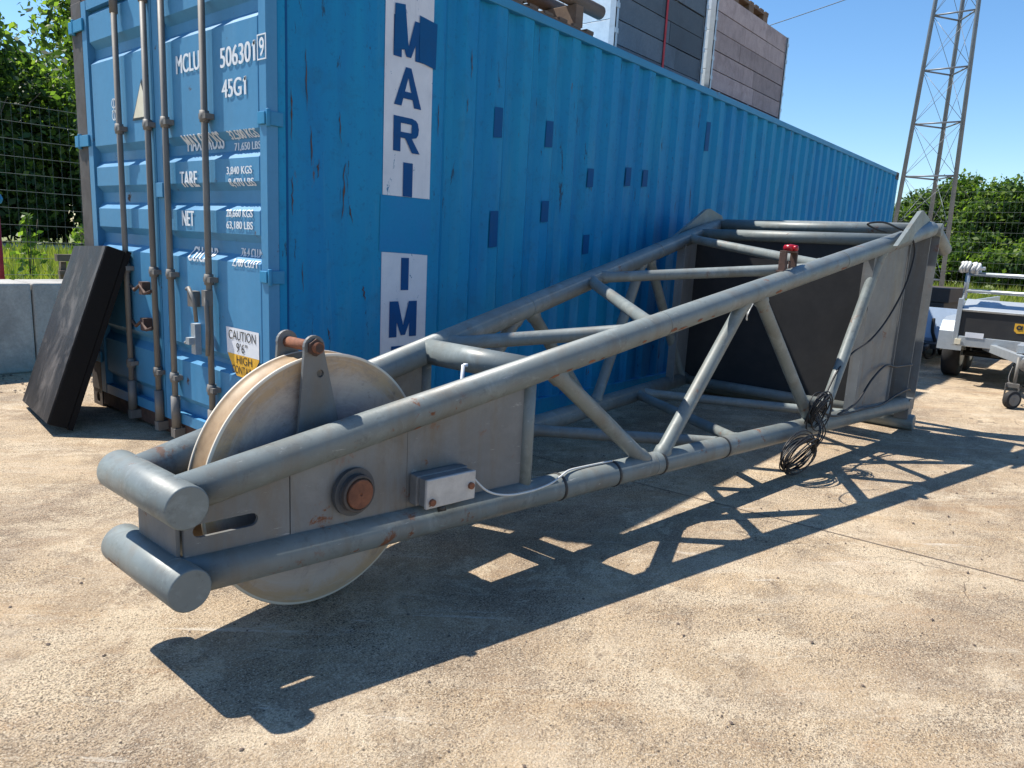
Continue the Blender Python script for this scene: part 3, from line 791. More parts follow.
# ------------------------------------------------------------------ goods on the container roof
ZR = CH+0.004
def crate(name, label, cat, x0, x1, y0, y1, z1, wood, endwood, rows, post=True, strap=None):
    t = thing(name, label, cat, (x0, y0, ZR), 'crates standing on the container roof')
    zb = ZR+0.10
    pl = MB()
    for k in range(3):
        yy = y0+0.03+(y1-y0-0.16)*k/2
        pl.box((x0+0.03, yy, ZR), (x1-0.03, yy+0.10, ZR+0.075))
    pl.box((x0, y0+0.01, ZR+0.076), (x1, y1-0.01, ZR+0.098))
    pl.build('pallet', M['palletwood'], t)
    h = (z1-zb)/rows
    rg = random.Random(len(label))
    for nm, (a, b_) in (('front_wall', ((x0, y0), (x1, y0+0.022))), ('back_wall', ((x0, y1-0.022), (x1, y1)))):
        w = MB()
        for i in range(rows):
            jx = rg.uniform(-.006, .006)
            xm = a[0]+(b_[0]-a[0])*rg.uniform(.3, .7)
            yy_ = a[1]+rg.uniform(0, .010); g0, g1 = rg.uniform(.002, .008), rg.uniform(.002, .008)
            w.box((a[0]+jx, yy_, zb+i*h+g0), (xm-.002, b_[1], zb+(i+1)*h-g1)); w.box((xm+.002, yy_+rg.uniform(-.003, .004), zb+i*h+g0), (b_[0]+jx, b_[1], zb+(i+1)*h-g1))
        w.build(nm, wood, t, 0.002)
    for (xa, xb) in ((x0+0.004, x0+0.026), (x1-0.026, x1-0.004)):
        w = MB()
        for i in range(rows):
            w.box((xa, y0+0.024, zb+i*h+0.003), (xb, y1-0.024, zb+(i+1)*h-0.003))
        w.build('end_wall', endwood, t, 0.002)
    if post:
        for xa in (x0-0.012, x1-0.03):
            b = MB(); b.box((xa, y0-0.008, ZR+0.012), (xa+0.042, y0-0.0005, z1-0.01)); b.box((xa, y0-0.008, ZR+0.012), (xa+0.007, y0+0.06, z1-0.01))
            for i in range(rows): b.box((xa-0.006, y0-0.014, zb+i*h+h*.4), (xa+0.048, y0-0.008, zb+i*h+h*.6))
            b.build('corner_post', M['galv'], t)
    if strap is not None:
        b = MB(); b.box((strap, y0-0.006, ZR+0.003), (strap+0.035, y0-0.001, z1+0.004)); b.box((strap, y0-0.006, z1+0.001), (strap+0.035, y1, z1+0.006))
        b.build('strap', M['redpaint'], t)
    MB().box((x0+0.03, y0+0.03, z1-0.03), (x1-0.03, y1-0.03, z1-0.012)).build('lid', M['palletwood'], t)
    return t
crate('wooden_crate', 'slate blue wooden crate with a red strap, between loose pallets and the pinkish crate', 'crate', 3.987, 5.761, 0.65, 1.85, 4.32, M['slatewood'], M['sunlit_end'], 6, strap=4.886)
crate('wooden_crate', 'pinkish grey board crate at the right end of the crates on the container', 'crate', 5.989, 8.157, 0.65, 1.85, 4.244, M['pinkwood'], M['sunlit_end'], 6)
def pallet(name, label, x0, y0, z0, L=1.1, W=0.8, wood=None, dz=0.144):
    t = thing(name, label, 'pallet', (x0, y0, z0), 'wooden pallets on the container roof')
    b = MB()
    for k in range(7): b.box((x0+k*(L-0.1)/6, y0, z0+dz-0.022), (x0+k*(L-0.1)/6+0.1, y0+W, z0+dz))
    b.build('deck', wood or M['palletwood'], t)
    b = MB()
    for k in range(3):
        yy = y0+0.002+(W-0.104)*k/2
        b.box((x0+0.004, yy, z0+dz-0.046), (x0+L-0.004, yy+0.1, z0+dz-0.023)); b.box((x0+0.004, yy, z0), (x0+L-0.004, yy+0.1, z0+0.022))
        for q in range(3):
            xx = x0+0.006+(L-0.156)*q/2
            b.box((xx, yy+0.002, z0+0.0225), (xx+0.14, yy+0.098, z0+dz-0.0465))
    b.build('base', wood or M['palletwood'], t)
    return t
pallet('wooden_pallet', 'dark brown wooden pallet lying on the container roof left of the slate blue crate', 1.90, 0.25, ZR, 1.18)
pallet('wooden_pallet', 'small wooden pallet lying on top of the pinkish grey crate', 6.50, 0.70, 4.247, 1.05, 0.9)
for q, xx in enumerate((2.15, 2.85)):
    tag(MB().box((xx, 0.27, ZR+0.1445), (xx+0.1, 1.0, ZR+0.30)).build('wooden_bearer', M['palletwood'], bevel=0.004), ['left wooden bearer under the round poles on the roof pallet', 'right wooden bearer under the round poles on the roof pallet'][q], 'bearer', 'bearers on the roof pallet')
for q, (ya, lb) in enumerate(((0.33, 'round wooden pole lying nearest the container edge on the roof pallet'), (0.58, 'round wooden pole lying behind another pole on the roof pallet'))):
    b = MB(); b.tube([(1.75+0.1*q, ya, ZR+0.357), (3.30-0.12*q, ya+0.02, ZR+0.357)], 0.055, 16, bevel=0.008)
    tag(b.build('wooden_pole', M['strawwood']), lb, 'pole', 'poles lying on the roof pallet')

# ------------------------------------------------------------------ black slab leaning on the doors
SB = Vector((-0.447, 1.640, 0.0))
yw, ta, rl = -0.139, 0.341, -0.035
nV = Vector((math.cos(yw), math.sin(yw), 0)); wV = Vector((-math.sin(yw), math.cos(yw), 0))
Z = Vector((0,0,1))
W2 = math.cos(rl)*wV+math.sin(rl)*Z; Z2 = -math.sin(rl)*wV+math.cos(rl)*Z
Lx = math.sin(ta)*nV+math.cos(ta)*Z2; Tv = math.cos(ta)*nV-math.sin(ta)*Z2
SB = SB+Vector((0,0,0.034))
slab = thing('black_slab', 'thick black rectangular slab leaning upright against the blue container doors', 'slab', SB)
w_, t_, l_ = 0.925, 0.112, 1.190
b = MB()
b.obox(SB+W2*(w_/2)-Tv*(t_*0.5)+Lx*(l_/2), W2*(w_/2), Tv*(t_/2), Lx*(l_/2))
b.build('core', M['slabside'], slab, 0.006)
b = MB(); b.obox(SB+W2*(w_/2)-Tv*(t_+0.004)+Lx*(l_/2), W2*(w_/2-0.006), Tv*0.004, Lx*(l_/2-0.006)); b.build('face', M['slabblack'], slab)
b = MB(); b.obox(SB+W2*(w_/2)+Tv*0.016+Lx*(l_/2), W2*(w_/2+0.004), Tv*0.016, Lx*(l_/2+0.008)); b.build('rim', M['slabside'], slab)

# ------------------------------------------------------------------ crane jib
XT, XB, YC = -1.161, 4.339, -1.237
def T(X): return (X-XT)/(XB-XT)
def wv(X): return 0.128+0.731*T(X)
def zt(X): return 0.561+1.033*T(X)
def zb(X): return 0.312-0.092*T(X)
def PN(X, s, top): return Vector((X, YC+s*wv(X), zt(X) if top else zb(X)))
jib = thing('crane_jib', 'grey tubular lattice crane jib lying on the concrete, large sheave at its narrow tip', 'crane jib', (1.0, YC, 0))
RC = 0.060
for s in (-1, 1):
    for top in (True, False):
        b = MB(); b.tube([PN(XT+0.02, s, top), PN(4.44, s, top)], RC, 28)
        for X in (1.10, 2.95):     # weld beads
            a = PN(X, s, top); a2 = PN(X+0.01, s, top); b.tube([a, a2], RC+0.0016, 28)
        b.build('chord', M['jib'], jib)
for z in (0.561, 0.312):
    b = MB(); b.tube([(XT, YC-0.128-0.105, z), (XT, YC+0.128+0.105, z)], 0.0645, 36, bevel=0.004)
    b.build('tip_tube', M['jib'], jib)
# side plates of the sheave housing
def plate_place(s, off):
    return lambda a, z, w, s=s, off=off: (a, YC+s*(wv(a)+off)+s*w, z)
slot = []
for a in np.linspace(-math.pi/2, math.pi/2, 7): slot.append((-0.93+0.021*math.cos(a), 0.446+0.021*math.sin(a)))
for a in np.linspace(math.pi/2, 3*math.pi/2, 7): slot.append((-1.085+0.021*math.cos(a), 0.446+0.021*math.sin(a)))
def rect_plate(xa, xb, n=6):
    xs_ = np.linspace(xa, xb, n)
    return [(x, zb(x)+0.03) for x in xs_]+[(x, zt(x)-0.03) for x in xs_[::-1]]
for s in (-1, 1):
    b = MB(); b.prism(rect_plate(XT+0.03, -0.806), plate_place(s, -0.006), 0.012, [slot] if s < 0 else [])
    b.prism(rect_plate(-0.802, -0.36), plate_place(s, -0.006), 0.012)
    b.prism(rect_plate(-0.357, 0.205), plate_place(s, -0.008), 0.012)
    b.build('side_plate', M['jib_plate'], jib)
b = MB(); b.box((XT+0.012, YC-0.125, 0.345), (XT+0.024, YC+0.125, 0.53)); b.build('tip_plate', M['jib_plate'], jib)
# vertical posts and cross tubes closing the housing
XK = 0.235
for s in (-1, 1):
    a = PN(XK, s, False); c_ = PN(XK, s, True)
    b = MB(); b.tube([a, c_], 0.030, 18); b.build('post', M['jib'], jib)
for top, rr in ((True, 0.058), (False, 0.045)):
    b = MB(); b.tube([PN(XK, -1, top), PN(XK, 1, top)], rr, 24); b.build('cross_tube', M['jib'], jib)
b = MB(); b.prism(rect_plate(0.30, 0.302, 2), lambda a, z, w: (a, YC, z), 0.001) if False else None
RB = 0.037
def brace(a, c_, rr=RB):
    a = Vector(a); c_ = Vector(c_); dr = (c_-a).normalized(); ax = Vector((1, 0, 0))
    sn = max(0.35, math.sqrt(max(0.0, 1-dr.dot(ax)**2)))
    e = min(RC/sn, 0.16)
    b = MB(); b.tube([a, a+dr*(e+0.004), a+dr*(e+0.018), c_-dr*(e+0.018), c_-dr*(e+0.004), c_], [rr+0.007, rr+0.007, rr, rr, rr+0.007, rr+0.007], 20); b.build('brace', M['jib'], jib)
# near side and far side, mirrored zigzag
zn = [(0.33, 1), (1.09, 0), (1.87, 1), (2.90, 0), (3.58, 1)]
z2_ = [(0.33, 1), (1.09, 0), (1.16, 0), (1.87, 1), (1.95, 1), (2.85, 0), (2.96, 0), (3.60, 1)]
for i in range(0, 8, 2): brace(PN(z2_[i][0], -1, z2_[i][1]), PN(z2_[i+1][0], -1, z2_[i+1][1]))
z3_ = [(0.33, 0), (1.05, 1), (1.12, 1), (1.98, 0), (2.06, 0), (2.72, 1), (2.80, 1), (3.80, 0)]
for i in range(0, 8, 2): brace(PN(z3_[i][0], 1, z3_[i][1]), PN(z3_[i+1][0], 1, z3_[i+1][1]))
# top face and bottom face
def cross(xa, sa, xb, sb, top, rr=0.034): brace(PN(xa, sa, top), PN(xb, sb, top), rr)
for xa, sa, xb, sb in ((0.34, 1, 0.98, -1), (1.86, 1, 1.04, -1), (1.94, 1, 2.68, -1), (3.62, 1, 2.76, -1)): cross(xa, sa, xb, sb, True)
for xa, sa, xb, sb in ((1.13, 1, 1.92, -1), (2.78, 1, 1.98, -1), (2.85, 1, 3.55, -1)): cross(xa, sa, xb, sb, False)
# base: dark bulkhead, near and far side plates, columns, cross tubes, lugs, feet
XP = 3.86
b = MB(); b.box((XP, YC-wv(XP)+0.05, zb(XP)+0.02), (XP+0.014, YC+wv(XP)+0.02, zt(XP)-0.02)); b.build('bulkhead', M['jib_panel'], jib)
for s in (-1, 1):
    b = MB()
    xs_ = np.linspace(3.45, 4.04, 4)
    b.prism([(x, zb(x)+0.02) for x in xs_]+[(x, zt(x)-0.02) for x in xs_[::-1]], plate_place(s, -0.004), 0.012)
    # stiffening flange at its inner edge
    b.obox((3.45, YC+s*(wv(3.45)-0.02), (zb(3.45)+zt(3.45))/2), (0.008, 0, 0), (0, 0.035, 0), (0, 0, (zt(3.45)-zb(3.45))/2-0.02))
    b.build('base_plate', M['jib_plate'], jib)
    b = MB()
    y = YC+s*wv(4.2)
    b.box((4.04, y-0.05-(0.0 if s < 0 else 0.0), zb(4.2)), (4.36, y+0.05, zt(4.2)-0.03)) if False else None
    # open H column: web set back between two flanges
    b.box((4.05, y-s*0.10-0.006, zb(4.2)), (4.40, y-s*0.10+0.006, zt(4.2)-0.04))
    b.box((4.40, min(y-s*0.16, y+s*0.055), zb(4.2)-0.03), (4.415, max(y-s*0.16, y+s*0.055), zt(4.2)+0.02))
    b.box((4.046, min(y-s*0.16, y+s*0.0), zb(4.2)), (4.060, max(y-s*0.16, y+s*0.0), zt(4.2)-0.04))
    b.build('column', M['jib_plate'], jib)
    # lug plate standing on the chord end
    lx = [(3.52, zt(3.52)+0.015), (4.08, 1.725), (4.15, 1.735), (4.40, 1.69), (4.50, 1.60), (4.46, 1.54), (4.30, zt(4.30)-0.01), (3.9, zt(3.9))]
    b = MB(); yy = YC+s*wv(4.3)
    b.prism(lx, lambda a, z, w, yy=yy: (a, yy-0.014+w, z), 0.028, [[(4.30+0.035*math.cos(t), 1.66+0.035*math.sin(t)) for t in np.linspace(0, 2*math.pi, 15)[:-1]]] if False else [])
    b.build('lug_plate', M['jib'], jib)
b = MB(); b.tube([(4.36, YC-wv(4.36), 1.60), (4.36, YC+wv(4.36), 1.60)], 0.046, 24); b.build('cross_tube', M['jib'], jib)
b = MB(); b.tube([(3.87, YC-wv(3.87), 1.502), (3.87, YC+wv(3.87), 1.502)], 0.046, 24); b.build('cross_tube', M['jib'], jib)
b = MB(); b.tube([(3.80, YC-wv(3.8), 0.232), (3.80, YC+wv(3.8), 0.232)], 0.04, 24); b.build('cross_tube', M['jib'], jib)
b = MB(); b.tube([(4.58, YC-wv(4.45)-0.06, 1.615), (4.58, YC+wv(4.45)+0.06, 1.615)], 0.052, 24, bevel=0.006); b.build('cross_tube', M['jib'], jib)
b = MB(); b.tube([(4.50, YC-wv(4.45)-0.09, 0.066), (4.50, YC+wv(4.45)+0.09, 0.066)], 0.064, 24, bevel=0.006); b.build('foot_tube', M['jib'], jib)
for s in (-1, 1):
    y = YC+s*wv(4.45)
    b = MB(); b.box((4.42, y-0.05, 0.10), (4.56, y+0.05, 0.26)); b.build('foot_bracket', M['jib_plate'], jib)
    b = MB()
    b.prism([(4.60, 1.58), (4.86, 1.52), (4.84, 1.40), (4.70, 0.16), (4.60, 0.16)], lambda a, z, w, y=y: (a, y-0.006+w, z), 0.012)
    b.box((4.585, y-0.05, 0.16), (4.597, y+0.05, 1.56)); b.build('end_plate', M['jib_plate'], jib)
    b = MB(); b.tube([(4.64, y, 1.60), (5.12, y, 1.475)], 0.056, 20, bevel=0.005); b.build('pivot_tube', M['jib'], jib)
# sheave wheel and its axle
SX, SZ = -0.580, 0.470
sh = bpy.data.objects.new('sheave_wheel', None)
bpy.data.objects.remove(sh)
wheel = MB()
rw = 0.455
prof = [(-0.050, 0.05), (-0.050, rw-0.07), (-0.054, rw-0.055), (-0.054, rw-0.004), (-0.051, rw), (-0.045, rw), (-0.040, rw-0.005), (-0.028, rw-0.010), (0.0, rw-0.013), (0.028, rw-0.010), (0.040, rw-0.005), (0.045, rw), (0.051, rw), (0.054, rw-0.004), (0.054, rw-0.055), (0.050, rw-0.07), (0.050, 0.05)]
wheel.lathe((0, 0, 0), (0, 1, 0), prof, 128, closed=True)
for i in range(len(wheel.s)): wheel.s[i] = True
me_o = wheel.build('sheave_wheel', M['sheave'])
me_o.parent = jib; me_o.location = (SX-1.0, 0.0, SZ)
md = me_o.modifiers.new('edge', 'EDGE_SPLIT'); md.split_angle = R(25)
for s in (-1, 1):
    y = YC+s*(wv(SX)+0.006)
    b = MB(); b.lathe((SX, y, SZ), (0, s, 0), [(0, 0.084), (0.016, 0.084), (0.016, 0.066), (0.026, 0.066), (0.026, 0.05)], 40); b.build('axle_collar', M['axledark'], jib)
    b = MB(); b.lathe((SX, y+s*0.0265, SZ), (0, s, 0), [(0, 0.0655), (0.014, 0.0655), (0.016, 0.062), (0.016, 0.057), (0.009, 0.056), (0.009, 0.0)], 40); b.build('axle_ring', M['cornerbrown'], jib)
    b = MB(); b.lathe((SX, y+s*0.0365, SZ), (0, s, 0), [(0, 0.0515), (0.012, 0.0515), (0.014, 0.049), (0.014, 0.006), (0.010, 0.004), (0.010, 0.0)], 40); b.build('axle_cap', M['rust'], jib)
b = MB(); b.tube([(SX, YC-wv(SX), SZ), (SX, YC+wv(SX), SZ)], 0.045, 24); b.build('axle', M['rust_dark'], jib)
# rope keeper: two tapered lugs and a rusty pin
for s in (-1, 1):
    y0_ = YC+s*0.080
    top_c = (-0.645, 0.957)
    lug = [(-0.715, 0.60), (-0.530, 0.62)]
    for a in np.linspace(-0.10*math.pi, 1.08*math.pi, 12): lug.append((top_c[0]+0.040*math.cos(a), top_c[1]+0.040*math.sin(a)))
    b = MB(); b.prism(lug, lambda a, z, w, y0_=y0_: (a, y0_-0.006+w, z), 0.012, [[(-0.622+0.014*math.cos(t), 0.865+0.014*math.sin(t)) for t in np.linspace(0, 2*math.pi, 13)[:-1]]])
    b.build('keeper_lug', M['jib_plate'], jib)
    b = MB(); b.lathe((top_c[0], y0_+s*0.006, top_c[1]), (0, s, 0), [(0, 0.030), (0.012, 0.030), (0.012, 0.016), (0.03, 0.016), (0.03, 0.0)], 6); b.build('keeper_nut', M['rust_dark'], jib)
b = MB(); b.tube([(-0.645, YC-0.115, 0.957), (-0.645, YC+0.10, 0.957)], 0.019, 18); b.build('keeper_pin', M['rust'], jib)
# junction box clamped on the near plate
jb_u = Vector((1, -0.133, 0)).normalized(); jb_n = Vector((-0.133, -1, 0)).normalized(); jz = Vector((0.02, 0, 1))
jc = Vector((-0.235, -1.503, 0.437))
b = MB(); b.obox(jc+jb_n*0.020, jb_u*0.118, jb_n*0.022, jz*0.056); b.obox(jc+jb_n*0.062, jb_u*0.108, jb_n*0.020, jz*0.052)
jbx = b.build('junction_box', M['boxgrey'], jib, 0.004)
b = MB(); b.obox(jc+jb_n*0.090, jb_u*0.112, jb_n*0.0075, jz*0.055); lid = b.build('box_lid', M['lid'], jbx, 0.004); 
for dx, dz in ((-0.088, -0.03), (0.088, 0.0)):
    q = jc+jb_n*0.098+jb_u*dx+jz*dz
    b = MB(); b.lathe(q, jb_n, [(0, 0.013), (0.01, 0.013), (0.012, 0.009), (0.012, 0.0)], 10); b.build('screw', M['rust'], jbx)
b = MB(); b.tube([jc+jb_n*0.075+jb_u*-0.03-jz*0.056, jc+jb_n*0.085+jb_u*-0.03-jz*0.080], 0.016, 12); b.build('cable_gland', M['black'], jbx)
def bez(pts, n=8):
    P = [Vector(p) for p in pts]; P = [P[0]*2-P[1]]+P+[P[-1]*2-P[-2]]
    out = []
    for i in range(1, len(P)-2):
        for k in range(n):
            t = k/n
            out.append(0.5*((2*P[i])+(-P[i-1]+P[i+1])*t+(2*P[i-1]-5*P[i]+4*P[i+1]-P[i+2])*t*t+(-P[i-1]+3*P[i]-3*P[i+1]+P[i+2])*t**3))
    out.append(P[-2]); return out
b = MB(); b.tube(bez([(-0.13, -1.585, 0.46), (-0.06, -1.61, 0.39), (0.06, -1.612, 0.347), (0.20, -1.62, 0.333), (0.33, -1.622, 0.337), (0.42, -1.61, 0.348), (0.50, -1.595, 0.353), (0.62, -1.60, 0.348), (0.80, -1.63, 0.345)]), 0.0045, 8)
b.build('cable', M['whitecable'], jbx)
# little white rod standing by the cross tube
b = MB(); b.tube([(0.085, -1.30, 0.60), (0.10, -1.30, 0.825)], 0.008, 8); b.tube([(0.10, -1.30, 0.823), (0.115, -1.31, 0.823)], 0.008, 8)
b.build('sensor_rod', M['white'], jib)

for X in (0.43, 0.80, 1.16, 1.75):
    b = MB(); b.tube([PN(X, -1, False), PN(X+0.014, -1, False)], RC+0.0035, 28); b.build('tape_band', M['black'], jib)
rg = random.Random(8)
def scar(X, phi, L, W, material):
    c0 = PN(X, -1, True); ax = (PN(X+0.1, -1, True)-c0).normalized()
    e1 = Vector((0, -1, 0)); e1 = (e1-ax*e1.dot(ax)).normalized(); e2 = ax.cross(e1)
    if e2.z > 0: e2 = -e2
    n = 12; vs = []
    for ring in (0.0, 0.5, 1.0):
        for k in range(n):
            a = 2*math.pi*k/n; q = ring*(rg.uniform(0.55, 1.1) if ring == 1.0 else 1.0)
            al = phi+W*q*math.sin(a)/RC
            vs.append(c0+ax*(L*q*math.cos(a))+(e1*math.cos(al)+e2*math.sin(al))*(RC+0.0016))
    fs = [(r_*n+k, r_*n+(k+1) % n, (r_+1)*n+(k+1) % n, (r_+1)*n+k) for r_ in (0, 1) for k in range(n)]
    MB().add(vs, fs, True).build('rust_scar', material, jib, fixn=False)
for X, ph, L, W in ((0.33, 0.75, 0.035, 0.012), (0.41, 0.62, 0.022, 0.010), (0.55, 0.55, 0.030, 0.009), (0.62, 0.70, 0.014, 0.007), (0.90, 0.50, 0.02, 0.008), (1.12, 0.45, 0.035, 0.013), (1.20, 0.62, 0.05, 0.008), (1.33, 0.40, 0.03, 0.010), (1.45, 0.55, 0.02, 0.007), (2.10, 0.5, 0.04, 0.012), (-0.35, 0.85, 0.02, 0.008), (2.9, 0.6, 0.05, 0.01)):
    scar(X, ph, L, W, M['rust'])
# warning lamp clamped on the upper chord
ly = YC-wv(2.34)+0.035
wl = thing('warning_lamp', 'small red lamp on a rusty bracket fixed to the upper tubes of the jib', 'lamp', (2.345, ly, 1.25))
b = MB()
for x in (2.235, 2.41): b.box((x, ly-0.02, 1.255), (x+0.022, ly+0.02, 1.365))
b.box((2.235, ly-0.02, 1.3655), (2.432, ly+0.02, 1.376)); b.box((2.21, ly-0.022, 1.250), (2.46, ly+0.022, 1.262))
for x in (2.31, 2.36): b.tube([(x, ly, 1.255), (x, ly, 1.318)], 0.007, 6)
b.build('bracket', M['rust_dark'], wl, 0.002)
b = MB(); b.lathe((2.345, ly, 1.376), (0,0,1), [(0, 0.040), (0.022, 0.041), (0.034, 0.036), (0.040, 0.0)], 24); b.lathe((2.325, ly-0.03, 1.392), (-0.2,-1,0.1), [(0, 0.018), (0.02, 0.016), (0.022, 0.0)], 14)
for i in range(len(b.s)): b.s[i] = True
b.build('lens', M['red'], wl)

# black cables on the jib
cb = thing('black_cable', 'coiled thin black cable hanging over the lower near tube of the jib', 'cable', (2.75, -1.9, 0.3))
rg = random.Random(12)
b = MB()
def coil(mb, c, ax1, ax2, r0, turns, jit, rad=0.006):
    c = Vector(c); ax1 = Vector(ax1); ax2 = Vector(ax2); pts = []
    for t in range(turns):
        rr = r0*rg.uniform(0.75, 1.1); rr2 = rr*rg.uniform(0.75, 1.15); oc = Vector((rg.uniform(-jit, jit), rg.uniform(-jit, jit), rg.uniform(-jit, jit))); ph = rg.uniform(0, 6.28)
        tl = rg.uniform(-.35, .35)
        for k in range(22):
            a = 2*math.pi*k/22+ph
            pts.append(c+oc+ax1*rr*math.cos(a)+ax2*rr2*math.sin(a)+ax1.cross(ax2)*(rr*tl*math.cos(a+1)))
    for t in range(turns):
        mb.tube(pts[t*22:(t+1)*22], rad, 6, closed=True)
coil(b, (2.74, -1.955, 0.385), (0.97, -0.1, 0), (0, -0.25, 0.97), 0.105, 15, 0.03, 0.0042)
coil(b, (2.40, -1.985, 0.150), (1.25, -0.2, 0.05), (0.1, -0.2, 0.80), 0.135, 17, 0.022, 0.0042)
b.build('coil', M['cable'], cb)
b = MB()
for dx in (-0.02, 0.0, 0.03, 0.06):
    b.tube(bez([(2.66+dx, -1.93, 0.42), (2.68+dx, -2.0, 0.30), (2.62+dx*2, -2.02, 0.22), (2.50+dx, -2.0, 0.12)]), 0.0042, 6)
b.tube(bez([(2.74, -1.96, 0.38), (2.95, -1.99, 0.315), (3.2, -2.02, 0.30), (3.5, -2.06, 0.302), (3.75, -2.10, 0.30), (4.0, -2.13, 0.34), (4.3, -2.15, 0.36), (4.42, -2.15, 0.34)]), 0.008, 8)
b.tube(bez([(3.05, -2.0, 0.31), (3.35, -2.03, 0.36), (3.6, -2.05, 0.50), (3.85, -2.07, 0.58), (4.05, -2.10, 0.56), (4.4, -2.14, 0.55)]), 0.008, 8)
b.build('lead', M['cable'], cb)
b = MB(); b.tube(bez([(3.75, -1.97, 1.555), (3.60, -1.93, 1.57), (3.50, -1.90, 1.60), (3.60, -1.98, 1.615), (3.80, -2.03, 1.585), (3.93, -2.085, 1.545), (3.99, -2.12, 1.42), (3.90, -2.11, 1.18), (3.72, -2.07, 0.95), (3.50, -2.03, 0.80), (3.30, -1.98, 0.72), (3.12, -1.95, 0.62), (3.02, -1.93, 0.50), (2.88, -1.93, 0.36)]), 0.007, 8)
tag(b.build('hanging_cable', M['cable']), 'black cable looped over the upper corner of the jib base, hanging down its side', 'cable')
b = MB(); b.tube(bez([(1.87, -1.76, 1.10), (1.95, -1.74, 0.98), (2.05, -1.70, 1.00), (2.2, -1.68, 1.08), (2.32, -1.72, 1.18)]), 0.004, 6)
tag(b.build('thin_wire', M['whitecable']), 'thin pale wire dangling under the upper near tube of the jib below the red lamp', 'wire')

# ------------------------------------------------------------------ barrier wall, fences and clutter behind on the left
for k in range(8):
    x0 = -6.40+1.62*k
    b = MB(); b.box((x0+0.004, 3.93, 0), (x0+1.616, 4.45, 0.785)); 
    o = b.build('concrete_block', M['wall'], bevel=0.018)
    tag(o, 'large pale concrete block in the low wall left of the container', 'concrete block', 'concrete blocks of the low wall')
def mesh_fence(name, label, a, c_, H, dv, dh, wire, wr, postgap, group, z0=0.0):
    a = Vector((*a, z0)); c_ = Vector((*c_, z0)); L = (c_-a).length; dr = (c_-a)/L
    t = thing(name, label, 'fence', a, group)
    b = MB(); n = int(L/dv)
    sdir = Vector((-dr.y, dr.x, 0))
    for i in range(n+1):
        q = a+dr*(i*dv); b.tube([q+Z*0.05, q+Z*H], wr*0.5, 4, caps=False)
    for i in range(int(H/dh)+1):
        zz = 0.06+i*dh
        for e in (-1, 1): b.tube([a+Z*zz+sdir*e*wr*1.6, c_+Z*zz+sdir*e*wr*1.6], wr, 4, caps=False)
    b.build('mesh_panel', wire, t, fixn=False)
    k = int(L/postgap)
    for i in range(k+1):
        q = a+dr*(i*postgap)+sdir*0.05
        b = MB(); b.box((q.x-0.03, q.y-0.03, z0), (q.x+0.03, q.y+0.03, z0+H+0.05)); b.build('post', wire, t)
    return t
mesh_fence('mesh_fence', 'tall wire mesh fence beyond the low concrete wall on the left', (-5.2, 7.0), (11.2, 7.0), 2.7, 0.1, 0.2, M['leftwire'], 0.0030, 2.5, None)
mesh_fence('mesh_fence', 'tall wire mesh fence beyond the trailer on the right', (15.5, -14.0), (15.5, 4.0), 2.85, 0.1, 0.2, M['fence'], 0.0015, 3.0, None)
# wooden trestle behind the wall
tr = thing('wooden_trestle', 'weathered wooden trestle standing behind the low concrete wall', 'trestle', (1.4, 6.5, 0))
b = MB(); b.box((1.10, 6.42, 0.86), (2.4, 6.52, 0.94)); b.build('beam', M['strawwood'], tr)
b = MB(); b.box((1.12, 6.43, 0.70), (2.4, 6.50, 0.745)); b.build('rail', M['strawwood'], tr)
for x in (1.16, 1.36, 2.2):
    b = MB(); b.obox((x, 6.56, 0.42), (0.03, 0, 0), (0, 0.03, 0), (0.04 if x < 1.3 else -0.03, 0.0, 0.43)); b.build('leg', M['strawwood'], tr)
po = thing('marker_post', 'red post with a blue knob at the left edge behind the concrete wall', 'post', (0.70, 6.85, 0))
b = MB(); b.tube([(0.635, 6.85, 0), (0.635, 6.85, 1.42)], 0.030, 12); b.build('shaft', M['redpaint'], po)
b = MB(); b.lathe((0.635, 6.85, 1.55), (0,0,1), [(-0.07, 0.02), (-0.05, 0.055), (0, 0.075), (0.05, 0.055), (0.07, 0.0)], 14); b.build('knob', M['bluerail'], po)

# ------------------------------------------------------------------ lattice mast
mast = thing('lattice_mast', 'slim three legged steel lattice mast rising beyond the container on the right', 'mast', (18.4, 0.75, 0))
HM = 16.0
def leg(i, z):
    f = 1-z*0.045
    c0 = Vector((18.35, 0.73, 0)); base = (Vector((-0.35, 0.70, 0)), Vector((-0.35, -0.70, 0)), Vector((0.75, 0.02, 0)))[i]
    return c0+base*f*0.95+Vector((0.0, 0.0, z))
for i in range(3):
    b = MB(); b.tube([leg(i, 0), leg(i, HM)], [0.052, 0.042], 10); b.build('mast_leg', M['mast'], mast)
lv = [1.02+1.22*k for k in range(12)]
for k, z in enumerate(lv):
    b = MB(); b2 = MB()
    for i in range(3):
        a, c_ = leg(i, z), leg((i+1) % 3, z); b.tube([a, c_], 0.020, 8)
        if k+1 < len(lv):
            z2 = lv[k+1]
            b2.tube([leg(i, z), leg((i+1) % 3, z2)], 0.0055, 6); b2.tube([leg((i+1) % 3, z), leg(i, z2)], 0.0055, 6)
    b.build('tie_frame', M['mast'], mast)
    if b2.v: b2.build('cross_wires', M['mast'], mast)
w = MB(); A0 = Vector((22, 6.42, 8.69)); A1 = Vector((22, 4.51, 9.03)); dd = (A1-A0)
pts = [A0+dd*t+Z*(0.012*(t-0.5)**2) for t in np.linspace(-7, 9, 30)]
w.tube(pts, 0.012, 6); tag(w.build('overhead_wire', M['darkwire']), 'thin dark overhead wire crossing the sky above the container', 'wire')

